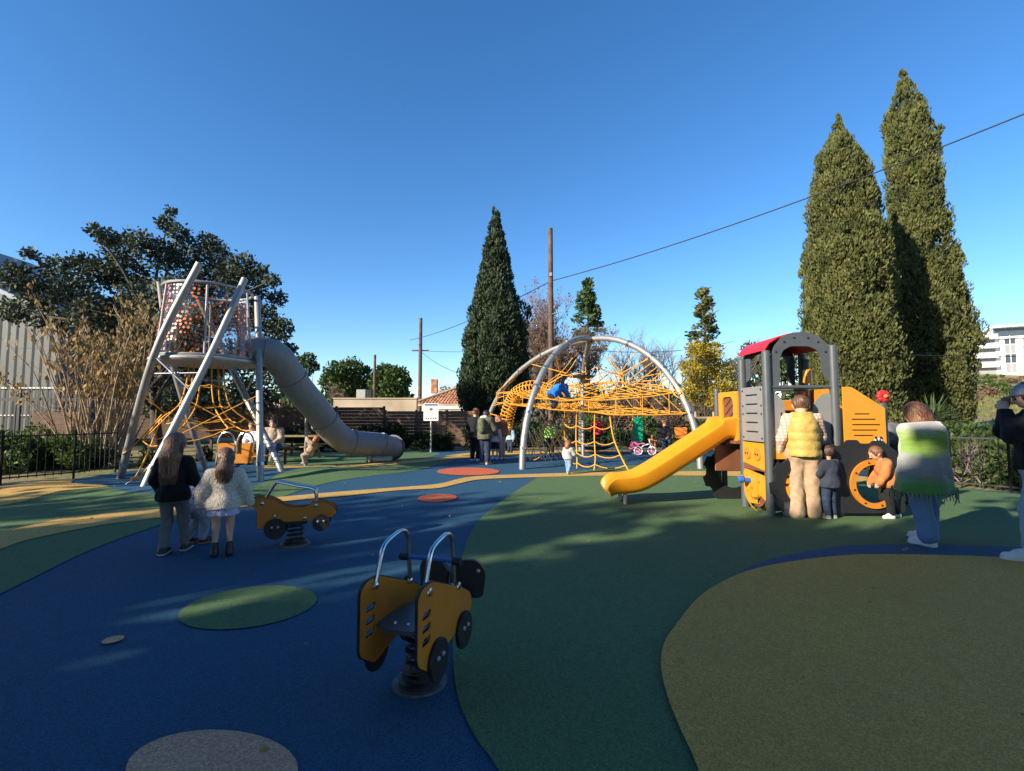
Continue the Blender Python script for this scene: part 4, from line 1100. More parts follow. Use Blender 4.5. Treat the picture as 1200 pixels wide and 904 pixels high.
# --- shrubs behind the left railing
for i, (px, Y, w, h) in enumerate([(-60, 11.8, 2.2, 1.15), (0, 12.3, 2.2, 1.25), (45, 12.8, 2.0, 1.3), (85, 13.2, 1.6, 1.2), (20, 14.3, 2.4, 1.6), (-50, 14.2, 2.6, 1.5)]):
    bush("leafy_shrub", (Xat(px, Y), Y, -.05), w, 1.6, h, 2400, .12, L_shrub, ["low leafy shrub pressed against the black railing", "taller leafy shrub behind the railing plants"][1 if i > 3 else 0], "shrubs behind the western railing")
for i, (px, Y) in enumerate([(125, 13.2), (170, 13.6), (215, 14.4), (255, 15.0)]):
    bush("ground_ivy", (Xat(px, Y), Y, -.05), 1.8, 1.2, .55 + .15 * (i % 2), 1100, .10, L_ivy, "dark low ivy growing under the hazel and tower", "ivy under the hazel", cat="ivy", stems=False)
# --- ivy hedge along the wooden fence
for i in range(10):
    px = 318 + i * 29; Y = 19.3
    bush("ivy_hedge", (Xat(px, Y), Y, -.05), 1.35, .7, 1.15 + .25 * math.sin(i * 1.7), 1500, .12, L_ivy, "dark ivy clump on the slat fence, " + ["behind the seated man", "behind the picnic table", "behind the hanging child", "under the middle of the tube slide", "behind the lower slide bend", "just past the slide exit", "beside the notice board post", "between notice board and black-coated person", "behind the black-coated person", "at the foot of the blue-green cypress"][i], "ivy along the wooden fence", cat="ivy", stems=False, ncl=8)
# --- mixed hedge on the far side behind the net climber
for i in range(12):
    px = 606 + i * 22; Y = 22.3 + random.uniform(-.4, .4)
    bush("hedge_shrub", (Xat(px, Y), Y, -.05), 1.5, 1.1, 1.35 + .35 * math.sin(i * 2.1), 1300, .14, L_shrub if i % 3 else L_ivy, "green hedge shrub standing behind the " + ["mouth of the net tunnel", "front arch foot beside the tunnel", "child in the lime top", "toddler in light jeans", "central steel mast", "child in the red coat", "hanging green pad", "white balance bike", "seated woman in black", "small orange chair", "timber rail frame", "yellow slide entrance"][i], "hedge behind the net climber", ncl=8)
for i in range(8):
    px = 622 + i * 33; Y = 25.5 + random.uniform(-1, 1)
    base = (Xat(px, Y), Y, -.05)
    bare_tree("thicket_shrub", base, 3.8 + random.uniform(-.6, .8), "bare brown thicket shrub between the hedge and the tall trees", M_twig2, 5, .6, .06, "bare thicket behind the hedge", (3, 4), L_brn, 500, .1, .12, .08)

for i in range(9):
    px = 690 + i * 31; Y = 30 + random.uniform(-1, 2)
    bush("background_shrub", (Xat(px, Y), Y, -.05), 2.6, 1.8, 3.0 + .5 * math.sin(i * 1.3), 1500, .26, L_ivy if i % 2 else L_brn, ["dry brown bush closing the gaps behind the thicket", "dark evergreen bush closing the gaps behind the thicket"][i % 2], ["brown bushes behind the thicket", "evergreen bushes behind the thicket"][i % 2])
for i in range(5):
    px = 300 + i * 20; Y = 23.5
    bush("background_shrub", (Xat(px, Y), Y, -.05), 1.6, 1.2, 2.1, 900, .2, L_ivy, "dark bush over the slat fence behind the slide", "bushes behind the slat fence")
# --- bare and coniferous trees beyond
bt = (Xat(668, 33), 33.0, .0)
bare_tree("bare_tree", bt, 11.5, "wide pinkish-brown bare tree behind the utility pole", M_twig2, 6, .42, .22, "bare winter trees", (4, 5), L_brn, 5200, .16, .2, .12)
bt = (Xat(640, 36), 36.0, .0)
bare_tree("bare_tree", bt, 10.6, "paler bare tree between the pole and the blue-green cypress", M_twig3, 6, .45, .2, "bare winter trees", (4, 5), L_brn, 1800, .18, .2, .12)
for px, Y, H_, lab in ((735, 30, 6.8, "thin grey bare tree behind the crown of the steel arches"), (770, 31, 7.4, "thin grey bare tree standing by the dark conifer"), (795, 33, 7.2, "grey bare tree tangled with the conifer's branches"), (862, 31, 7.0, "bare tree behind the red cabin roof")):
    bare_tree("bare_tree", (Xat(px, Y), Y, 0), H_, lab, M_twig3, 6, .45, .13, "bare winter trees", (3, 4), None, 0, .15)
def conifer(name, px, Y, top_py, w, label, n, m, size=.3, seed=2, low=.15):
    base = Vector((Xat(px, Y), Y, 0)); H_ = at(px, top_py, Y).z; root = thing(name, base, label, "tree")
    r_ = random.Random(seed); b = MB(); C = []; D = []
    b.tube([base - Vector((0, 0, .1)), base + Vector((0, 0, H_ * .5)), base + Vector((0, 0, H_))], [.2, .12, .02], 7)
    for k in range(70):
        t = low + (1 - low) * (k / 70) ** .8; z = H_ * t; R_ = w * (1 - t) ** .75 * r_.uniform(.6, 1.15) + .1
        a = r_.uniform(0, 2 * math.pi); e = base + Vector((math.cos(a) * R_, math.sin(a) * R_, z + R_ * r_.uniform(-.2, .25)))
        s = base + Vector((0, 0, z)); b.tube([s, e], [.03, .008], 4)
        for _ in range(n // 70):
            f = r_.uniform(.25, 1.05); p = s.lerp(e, f); C.append((p.x + r_.gauss(0, .12), p.y + r_.gauss(0, .12), p.z + r_.gauss(0, .10))); dd = (e - s).normalized(); D.append((dd.x, dd.y, dd.z + .2))
    b.build("trunk", M_bark, root, True, None)
    leaf_obj("crown", root, np.array(C), size * rng.uniform(.6, 1.3, len(C)), m, np.array(D), .4, .7)
conifer("conifer_tree", 828, 30, 338, 1.9, "dark ragged conifer rising above the yellow mimosa", 3600, L_cyp, .3, 4)
conifer("cedar_tree", 690, 40, 328, 3.2, "dark flat-topped cedar showing above the brown bare tree", 3200, L_pine, .4, 8, .55)
mm_ = [(815, 410, 14), (835, 412, 14), (825, 425, 18), (808, 432, 14), (845, 435, 16), (818, 448, 16), (838, 455, 15), (852, 452, 10), (806, 455, 9), (830, 470, 10), (812, 468, 8)]
tree("mimosa_tree", (Xat(826, 24), 24.0, -.05), px_clumps(mm_, 24, .7, 1), 6500, .13, L_mim, "small mimosa covered in yellow bloom behind the slide", trunk=.07, shell=.25, aspect=.5)
# stone pines far off
pn = [(395, 437, 16), (412, 433, 16), (385, 448, 12), (425, 440, 14), (405, 448, 18), (440, 452, 14), (420, 458, 14), (395, 460, 14)]
tree("stone_pine", (Xat(408, 85), 85.0, 1.0), px_clumps(pn, 85, 2.5, 1), 5200, .7, L_pine, "rounded stone pine beyond the wall, west of the short pole", "stone pines beyond the wall", .4, aspect=.5, shell=.35)
pn = [(452, 438, 14), (465, 440, 14), (445, 450, 14), (462, 452, 16), (475, 448, 8), (456, 462, 14), (472, 460, 8)]
tree("stone_pine", (Xat(458, 80), 80.0, 1.0), px_clumps(pn, 80, 2.5, 1), 4600, .7, L_pine, "darker stone pine just east of the short pole", "stone pines beyond the wall", .4, aspect=.5, shell=.35)
tree("laurel_tree", (Xat(358, 30), 30.0, 0), px_clumps([(350, 425, 10), (362, 420, 9), (356, 435, 11), (368, 430, 7), (347, 440, 8)], 30, .5, 1), 1500, .22, L_pine, "small light green tree peeping over the top of the tube slide", trunk=.1)
bare_tree("bare_tree", (Xat(388, 45), 45.0, 0), 4.6, "low pinkish bare shrub tree above the pale wall", M_twig2, 5, .6, .1, "bare winter trees", (3, 5), L_brn, 500, .2, .25)
bare_tree("bare_tree", (Xat(520, 60), 60.0, 0), 6.2, "brownish bare tree behind the tiled roof", M_twig2, 5, .6, .12, "bare winter trees", (4, 5), L_brn, 700, .2, .3)
for i, (px, Y, py, r) in enumerate([(890, 45, 405, 14), (915, 44, 410, 12), (870, 46, 415, 12)]):
    p = at(px, py, Y); tree("distant_tree", (p.x, Y, terrain(p.x, Y)), [(p.x + random.uniform(-1, 1), Y + random.uniform(-1, 1), p.z - random.uniform(0, 2.2), 1.1) for _ in range(7)], 1500, .35, L_pine, "dark round tree seen past the cabin posts", "round trees beyond the play house", .2)
# tree line closing the horizon
C = []; 
for i in range(240):
    px = random.uniform(-250, 1130); Y = random.uniform(95, 150)
    if 480 < px < 520: continue
    C.append((Xat(px, Y), Y, 1 + random.uniform(1.5, 5.5), random.uniform(2.2, 3.8)))
P, dd = blob_pts([c[:3] for c in C], [c[3] for c in C], 34000, .5, .9)
wood = leaf_obj("far_woods", None, P, 1.5 * rng.uniform(.6, 1.3, len(P)), L_pine, dd, .6)
tag(wood, "far line of woods low on the horizon", "woods", kind="stuff")

# --- yucca and shrubs by the eastern railing
yb = Vector((Xat(1092, 11.2), 11.2, tz(Xat(1092, 11.2), 11.2)))
yr = thing("yucca_plant", yb, "spiky yucca on a pale trunk in front of the tall cypresses", "yucca")
MB().tube([yb - Vector((0, 0, .05)), yb + Vector((.04, 0, .7)), yb + Vector((0, 0, 1.35))], [.09, .075, .07], 8).build("trunk", mat("pale yucca trunk", (0.33, 0.27, 0.2), .9, 0, .3, 10, .4, 30), yr)
for k in range(90):
    a = random.uniform(0, 2 * math.pi); el = random.uniform(-.5, 1.35); L_ = random.uniform(.55, .8); w = .022
    d = Vector((math.cos(a) * math.cos(el), math.sin(a) * math.cos(el), math.sin(el))); s = d.cross(Vector((0, 0, 1))); s = s.normalized() if s.length > .01 else Vector((1, 0, 0))
    o = yb + Vector((0, 0, 1.32 + random.uniform(-.12, .12))); u = s.cross(d)
    m1 = o + d * L_ * .5; tip = o + d * L_ - Vector((0, 0, .10 * math.cos(el)))
    MB().add([o - s * w * .5, o + s * w * .5, m1 + s * w - u * .0, tip, m1 - s * w, m1 - u * .012], [[0, 1, 2, 5], [0, 5, 4], [2, 3, 5], [5, 3, 4]]).build("blade", L_yuc, yr, False)
for i, (px, Y, w, h, lf) in enumerate([(1112, 10.6, 1.6, 1.2, L_shrub), (1150, 10.2, 1.7, 1.25, L_shrub), (1192, 9.8, 1.7, 1.3, L_shrub), (1235, 9.6, 1.8, 1.35, L_shrub), (1135, 12.2, 1.9, 1.5, L_shrub), (1185, 12, 2.0, 1.45, L_shrub), (1062, 11.6, 1.6, 1.7, L_cyp), (1030, 12.5, 1.6, 1.7, L_cyp), (1080, 13.5, 1.8, 1.8, L_ivy), (1120, 14.5, 1.6, 1.6, L_ivy)]):
    x = Xat(px, Y); bush("leafy_shrub", (x, Y, tz(x, Y)), w, 1.3, h, 2000, .12, lf, ["green shrub pushing through the black railing", "dense dark shrub around the yucca"][1 if i > 5 else 0], ["shrubs along the eastern railing", "dark shrubs around the yucca"][1 if i > 5 else 0])
for i, (px, Y) in enumerate([(1130, 11.2), (1160, 11.5), (1175, 10.9), (1145, 9.7), (1120, 9.9)]):
    x = Xat(px, Y); bare_tree("bramble", (x, Y, tz(x, Y)), 1.7, "bare arching bramble stems among the railing shrubs", mat("mauve bramble stem", (0.26, 0.19, 0.20), .8), 4, .8, .012, "brambles by the eastern railing", (3, 4), None, 0, .0, .1, .05)
# scattered shrubs over the hillside
for i, (px, Y, w, h) in enumerate([(1150, 60, 5, 2.0), (1185, 64, 5, 1.8), (1165, 72, 6, 1.8), (1128, 50, 4, 2.0), (1210, 55, 4, 1.6), (1140, 78, 7, 1.6), (1190, 84, 8, 1.7), (1230, 74, 6, 1.8), (1160, 90, 7, 1.5), (1120, 66, 5, 2.5)]):
    x = Xat(px, Y); bush("hill_scrub", (x, Y, tz(x, Y)), w, 3, h, 700, .35, L_brn if i % 3 == 0 else L_shrub, ["dry brown scrub on the grassy hillside", "green scrub on the grassy hillside"][0 if i % 3 == 0 else 1], ["dry scrub on the hillside", "green scrub on the hillside"][0 if i % 3 == 0 else 1], stems=False)
n = 16000
gx = rng.uniform(8, 75, n); gy = rng.uniform(9, 78, n) ; ok = (gx / gy > .62) & (gx / gy < 1.35) & (gy > 11); gx, gy = gx[ok], gy[ok]
gz = np.array([terrain(a, c) for a, c in zip(gx, gy)])
sz = .14 + .006 * gy
gr = leaf_obj("grass", None, np.stack([gx, gy, gz + sz * .35], 1), sz * rng.uniform(.6, 1.4, len(gx)), L_grs, np.broadcast_to(np.array([0, 0, 1.0]), (len(gx), 3)), .22, .35)
tag(gr, "rough winter grass over the hillside field", "grass", kind="stuff")

# --- trees behind and west of the viewer, whose shade covers the near ground
def shade_tree(x, y, H_, w, n, label, seed, low=.12, m=None, size=.36):
    random.seed(seed); cl = []
    for k in range(34):
        t = random.uniform(low, 1.0); rr = w * (1 - .55 * abs(t - .45)) * random.uniform(.15, 1)
        a = random.uniform(0, 2 * math.pi); cl.append((x + math.cos(a) * rr, y + math.sin(a) * rr, H_ * t * .93, w * random.uniform(.28, .46)))
    return tree("shade_tree", (x, y, -.05), cl, n, size, m or L_oak, label, "evergreens shading the near ground", .3, aspect=.6, shell=.15)
k = 0
for (x, y, H_, w) in [(-26, -5.5, 8.0, 2.4), (-22.3, -6.2, 8.9, 2.4), (-18.6, -5.6, 8.85, 2.4), (-15.0, -6.3, 9.9, 2.4), (-11.6, -5.8, 10.2, 2.3), (-8.4, -6.4, 10.6, 2.3), (-5.0, -7.0, 11, 2.3), (-20, -9, 8.2, 2.6), (-12.7, -7.5, 9.8, 2.3), (-13.3, -9, 9.4, 2.6), (-16.8, -8.8, 9.0, 2.4), (-10, -8.9, 9.8, 2.5), (-6.5, -10, 10.4, 2.6), (-2.6, -8.8, 10.8, 2.5)]:
    shade_tree(x, y, H_, w, 10000, "dense evergreen in the row behind the viewer", 100 + k); k += 1
for (x, y, w, sd_) in ((-3.2, -4.6, 3.4, 171), (2.2, -4.0, 3.4, 172), (6.6, -4.4, 3.2, 173)):   # unseen canopies added over the viewer to cut skylight on the near ground
    random.seed(sd_); cl = []
    for q in range(40):
        a_, rr = random.uniform(0, 2 * math.pi), w * random.random() ** .5
        cl.append((x + math.cos(a_) * rr, y + 1.6 + math.sin(a_) * rr * 1.1, random.uniform(7.4, 11.0), random.uniform(.8, 1.3)))
    tree("shade_tree", (x, y - 1.5, -.05), cl, 5200, .36, L_oak, "added unseen evergreen whose high canopy keeps skylight off the near ground", "canopies added over the viewer", .3, aspect=.6, shell=.15)
for q, x in enumerate((-27, -24.4, -21.8, -19.2, -16.8)):
    shade_tree(x, -5.6 + .5 * (q % 2), 11.2, 1.3, 330, "tall thin-topped evergreen standing between the dense ones", 150 + q, .78, size=.30)
random.seed(21)
shade_tree(-17.5, 4.2, 7.0, 2.0, 330, "thin-crowned evergreen west of the slide tower", 140, .35)
shade_tree(-15.5, 1.0, 6.2, 1.6, 200, "thin-crowned evergreen west of the slide tower", 141, .4)
shade_tree(-19.5, -.6, 7.2, 2.0, 700, "thin-crowned evergreen west of the slide tower", 142, .3)
random.seed(22)

# fallen leaves blown over the rubber
nl = 260
lx = rng.uniform(-9, 9, nl); ly = rng.uniform(1.6, 15, nl)
lv = np.stack([lx, ly, np.array([gh(a_, c_) for a_, c_ in zip(lx, ly)]) + .028], 1)
dr = rng.normal(size=(nl, 3)); dr[:, 2] *= .12
litter = leaf_obj("fallen_leaves", None, lv, rng.uniform(.02, .05, nl), L_dry, dr, .5, .05)
tag(litter, "dry leaves scattered over the rubber ground", "leaves", kind="stuff")
# ------------------------------------------------------------------ fences, walls, buildings, poles
M_rail = mat("black railing paint", (0.018, 0.018, 0.02), .5, .3, .2)
M_wood = mat("weathered brown slat", (0.13, 0.075, 0.045), .8, 0, .35, 3, .4, 30)
M_wood2 = mat("brown plank", (0.10, 0.055, 0.034), .8, 0, .3, 2.5, .4, 30)
M_conc = mat("stained pale render", (0.42, 0.34, 0.25), .9, 0, .25, .7, .3, 12)
M_cream = mat("cream house wall", (0.50, 0.42, 0.31), .9, 0, .15, .8, .2, 12)
M_tile = mat("terracotta tile", (0.30, 0.12, 0.06), .85, 0, .4, 2.5, .3, 20, col2=(0.42, 0.20, 0.11))
M_corr = mat("grey green corrugated metal darkened for shade", (0.06, 0.068, 0.066), .6, .1, .2, .7)  # base colour darkened to carry the tree shade on the shed
M_bldg = mat("white apartment render", (0.80, 0.79, 0.76), .85, 0, .05, .3)
M_glass = mat("dark window glass", (0.05, 0.06, 0.075), .15, 0, .2, 3)
M_shut = mat("grey shutter", (0.24, 0.24, 0.25), .6, 0, .1)
M_pole = mat("old timber pole", (0.10, 0.065, 0.045), .9, 0, .35, 4, .4, 20)
M_wire = mat("black cable", (0.012, 0.012, 0.012), .7)

def railing(name, pts, h, label, step=.13, post_every=2.0):
    root = thing(name, pts[0], label, "railing")
    bar = MB().tube([(0, 0, .06), (0, 0, h + .02)], .009, 6).build("tmp", M_rail); me = bar.data
    bpy.data.objects.remove(bar)
    base = Vector(pts[0])
    for i in range(len(pts) - 1):
        a, b = Vector(pts[i]), Vector(pts[i + 1]); L_ = (b - a).length; d = (b - a) / L_
        for z in (.10, h - .06):
            MB().box((a + b) / 2 + Vector((0, 0, z)), (L_, .028, .03), Matrix.Rotation(math.atan2(d.y, d.x), 3, 'Z')).build("rail", M_rail, root, False)
        np_ = max(1, round(L_ / post_every))
        for k in range(np_ + 1):
            p = a + d * L_ * k / np_
            MB().tube([p + Vector((0, 0, -.05)), p + Vector((0, 0, h + .05))], .024, 8).build("post", M_rail, root)
        for k in range(1, int(L_ / step)):
            p = a + d * step * k - base
            share(me, "bar", root, tuple(p))
    return root
railing("railing", [gp(1290, 588), gp(1185, 577.5), gp(1115, 571)], 1.03, "black bar railing in front of the green shrubs and hill")
p1 = gp(1115, 571); railing("railing", [p1 - Vector((.0, 0, 0)), Vector((7.6, 12.5, 0)), Vector((7.6, 19.5, 0))], 1.03, "black bar railing running behind the tractor play house", .16)
railing("railing", [Vector((7.4, 20.9, 0)), Vector((2.0, 20.9, 0)), Vector((-.8, 21.0, 0))], 1.1, "black bar railing before the hedge behind the net climber", .18, 2.6)
pl = [gp(-120, 577), gp(0, 566.5), gp(86, 559), gp(135, 552)]
railing("railing", pl, 1.02, "black bar railing holding back the leafy shrubs under the hazel", .14)

def slat_fence(name, a, b, z0, z1, n, label, m, th=.022, gap=.003, posts=4):
    a, b = Vector(a), Vector(b); root = thing(name, a, label, "fence"); L_ = (b - a).length; d = (b - a) / L_; M = Matrix.Rotation(math.atan2(d.y, d.x), 3, 'Z')
    for k in range(posts + 1):
        p = a + d * L_ * k / posts
        MB().box(p + Vector((0, .05, (z1 + .04) / 2)), (.09, .09, z1 + .06), M, .008).build("post", m, root)
    hgt = (z1 - z0) / n; tmp = MB().box((0, 0, 0), (L_ / posts - .012, th, hgt - gap), M, .004).build("tmp", m); me = tmp.data; bpy.data.objects.remove(tmp)
    for k in range(posts):
        for i in range(n):
            p = a + d * L_ * (k + .5) / posts - a
            o = share(me, "slat", root, (p.x + random.uniform(-.003, .003), p.y - .01 + random.uniform(-.006, .006), z0 + hgt * (i + .5)))
    return root
Yf = 20.2
slat_fence("wooden_fence", (Xat(282, Yf), Yf, 0), (Xat(450, Yf), Yf, 0), .08, at(400, 477.5, Yf).z, 12, "taller brown slat fence behind the tube slide", M_wood2, posts=3)
slat_fence("wooden_fence", (Xat(451.5, Yf), Yf + .05, 0), (Xat(560, Yf), Yf + .05, 0), .08, at(500, 482, Yf).z, 11, "lower brown slat fence behind the notice board", M_wood, posts=3)
slat_fence("wooden_fence", (Xat(150, 18.5), 18.6, 0), (Xat(282, 18.5), 19.3, 0), .5, 1.9, 9, "brown slat fence seen through the legs of the tower", M_wood2, posts=3)
slat_fence("wooden_planter", (Xat(40, 15.6), 15.6, 0), (Xat(98, 15.6), 15.6, 0), .3, at(70, 483, 15.6).z, 6, "short brown plank screen behind the hazel stems", M_wood2, posts=1)
# lattice on the lower fence
lat = thing("lattice_screen", (Xat(447, 20), 20.02, 0), "square black lattice fixed on the wooden slat fence", "lattice")
for i in range(15): MB().box((Xat(447, 20) + i * .14, 20.02, .75), (.014, .014, 1.0)).build("lattice_bar", M_rail, lat, False)
for j in range(8): MB().box((Xat(447, 20) + .98, 20.035, .28 + .135 * j), (2.0, .012, .014)).build("lattice_bar", M_rail, lat, False)

# pale wall beyond the wooden fence
def wallbox(name, a, b, z0, z1, th, m, label, cat="wall"):
    a, b = Vector(a), Vector(b); d = (b - a); M = Matrix.Rotation(math.atan2(d.y, d.x), 3, 'Z')
    root = thing(name, a, label, cat)
    MB().box((a + b) / 2 + Vector((0, 0, (z0 + z1) / 2)), (d.length, th, z1 - z0), M, .01).build("wall_body", m, root, False)
    MB().box((a + b) / 2 + Vector((0, 0, z1 + .035)), (d.length + .06, th + .1, .07), M, .01).build("coping", m, root, False)
    return root
wallbox("garden_wall", (Xat(392, 27), 27, 0), (Xat(489, 27), 27, 0), 0, at(470, 468, 27).z, .3, M_conc, "stained pale wall above the wooden fence")
wallbox("garden_wall", (Xat(150, 26), 26, 0), (Xat(330, 26), 26, 0), 0, at(240, 470, 26).z, .3, M_conc, "pale wall glimpsed through the tower legs")
ac = thing("roof_vent", (Xat(426, 28), 28, 0), "pair of small grey boxes on top of the pale wall", "vent")
for px, w in ((424, .34), (434, .16)):
    zt = at(470, 467, 28).z
    MB().box((Xat(px, 28), 28, zt + .2), (w * 1.6, .4, .62), None, .02).build("vent_box", m_galv if px < 430 else M_rail, ac, False)

# tiled house
hY = 36.0
def house():
    x0, x1 = Xat(488, hY), Xat(566, hY); ez = at(520, 473, hY).z; rz_ = at(548, 447, hY).z
    root = thing("tiled_house", ((x0 + x1) / 2, hY, 0), "low cream house with a terracotta tiled roof behind the fence", "house")
    MB().box(((x0 + x1) / 2 + .2, hY + 2.2, ez / 2), (x1 - x0 - .8, 4.4, ez), None, .01).build("wall", M_cream, root, False)
    xr = Xat(566, hY) ; dep = 3.0
    # hipped front slope made of courses of barrel tiles
    A, B = Vector((x0, hY - .35, ez)), Vector((x1 + 1.2, hY - .35, ez)); C_, D_ = Vector((Xat(548, hY), hY + dep, rz_)), Vector((x1 + 1.2, hY + dep, rz_))
    rb = MB(); NR = 13
    MB().prism([(0, 0), ((B - A).length, 0), ((B - A).length, 1), ((C_ - A).x, 1)], A - Vector((0, 0, .06)), (1, 0, 0), (D_ - B), .05).build("roof", M_tile, root, False)
    for i in range(NR):
        f = (i + .5) / NR; l = A.lerp(C_, f); r = B.lerp(D_, f); n_ = int((r - l).length / .24)
        for k in range(n_):
            p = l + Vector((.24 * (k + .5), 0, 0)); s = (D_ - B) / NR
            hh = random.uniform(.03, .05)
            q0, q1 = p - s * .52, p + s * .52
            rb.add([q0 + Vector((-.11, 0, 0)), q0 + Vector((-.05, 0, hh + .03)), q0 + Vector((.05, 0, hh + .03)), q0 + Vector((.11, 0, 0)), q1 + Vector((-.09, 0, 0)), q1 + Vector((-.04, 0, hh)), q1 + Vector((.04, 0, hh)), q1 + Vector((.09, 0, 0))], [[0, 1, 5, 4], [1, 2, 6, 5], [2, 3, 7, 6], [0, 3, 2, 1]])
    tl = rb.build("roof_tiles", M_tile, root, False); tl["kind"] = "stuff"
    MB().tube([A + Vector((0, 0, .06)), C_ + Vector((0, 0, .10)), D_ + Vector((0, 0, .1))], .11, 8).build("ridge", M_conc, root)
    MB().box((x0 + (x1 - x0) * .55, hY - .32, ez - .12), (x1 - x0 + .2, .1, .16)).build("eaves_board", M_conc, root, False)
    MB().box((x0 + 1.1, hY + 1.5, rz_ - .3), (.5, .5, 1.1), None, .02).build("chimney", M_tile, root, False)
    MB().box((x0 + 1.5, hY - .03, ez - 1.0), (.9, .06, .9)).build("window", M_glass, root, False)
    MB().box((x0 + 3.4, hY - .03, ez - .75), (1.6, .06, .4)).build("window", M_glass, root, False)
house()
# white awning in front of the house wall
aw = thing("white_canopy", (Xat(537, 30), 30, 0), "small white canopy below the eaves of the tiled house", "canopy")
for dx in (-.8, .8): MB().tube([(Xat(537, 30) + dx, 30, 0), (Xat(537, 30) + dx, 30, 1.8)], .03, 6).build("post", m_white, aw)
MB().box((Xat(537, 30), 30, 1.86), (2.3, 1.2, .22), None, .05).build("roof_sheet", m_white, aw)

# corrugated shed on the left
sY = 21.0
def shed():
    xr_ = Xat(66, sY); xl = xr_ - 14; zr = at(66, 377, sY).z; zl = at(0, 348, sY).z
    root = thing("metal_shed", (xl, sY, 0), "grey corrugated metal shed with a dark sloping roof", "shed")
    vs, fs = [], []; n = 150
    sl_ = (zl - zr) / (xr_ - Xat(0, sY))
    for i in range(n + 1):
        x = xl + (xr_ - xl) * i / n; y = sY + (.035 if (i // 2) % 2 else 0)
        vs += [Vector((x, y, -.1)), Vector((x, y, zr + sl_ * (xr_ - x)))]
    for i in range(n): fs.append([2 * i, 2 * i + 2, 2 * i + 3, 2 * i + 1])
    MB().add(vs, fs).build("wall", M_corr, root, False)
    MB().add([Vector((xr_ + .02, sY, -.1)), Vector((xr_ + .02, sY + 12, -.1)), Vector((xr_ + .02, sY + 12, zr)), Vector((xr_ + .02, sY, zr))], [[0, 1, 2, 3]]).build("side_wall", M_corr, root, False)
    a, b = Vector((xl, sY - .3, zr + sl_ * (xr_ - xl) + .1)), Vector((xr_ + .4, sY - .3, zr - sl_ * .4 + .1))
    MB().add([a, b, b + Vector((0, 12.5, 0)), a + Vector((0, 12.5, 0)), a + Vector((0, 0, .18)), b + Vector((0, 0, .18)), b + Vector((0, 12.5, .18)), a + Vector((0, 12.5, .18))], [[0, 1, 5, 4], [1, 2, 6, 5], [4, 5, 6, 7], [0, 3, 2, 1]]).build("roof", m_dgrey, root, False)
    for z in (1.4, 2.6): MB().box(((xl + xr_) / 2, sY - .03, z), (14, .05, .06)).build("cross_rail", m_galv, root, False)
shed()
# palisade in front of it
pf = thing("palisade_fence", (Xat(-60, 19.5), 19.5, 0), "dark pointed palisade fence in front of the metal shed", "fence")
tmp = MB().prism([(-.035, 0), (.035, 0), (.035, 1), (0, 1.06), (-.035, 1)], (0, 0, 0), (1, 0, 0), (0, 0, 1), .012).build("tmp", M_rail); me = tmp.data; bpy.data.objects.remove(tmp)
hp_ = at(30, 458, 19.5).z
for i in range(36): share(me, "pale", pf, (i * .16, 0, 0), (0, 0, 0), (1, 1, hp_))
for z in (hp_ * .85, .3): MB().box((Xat(-60, 19.5) + 2.9, 19.52, z), (5.9, .05, .12)).build("rail", M_rail, pf, False)
for i in range(3): MB().box((Xat(-60, 19.5) + i * 2.8, 19.56, hp_ * .52), (.14, .1, hp_ * 1.04)).build("post", M_rail, pf, False)

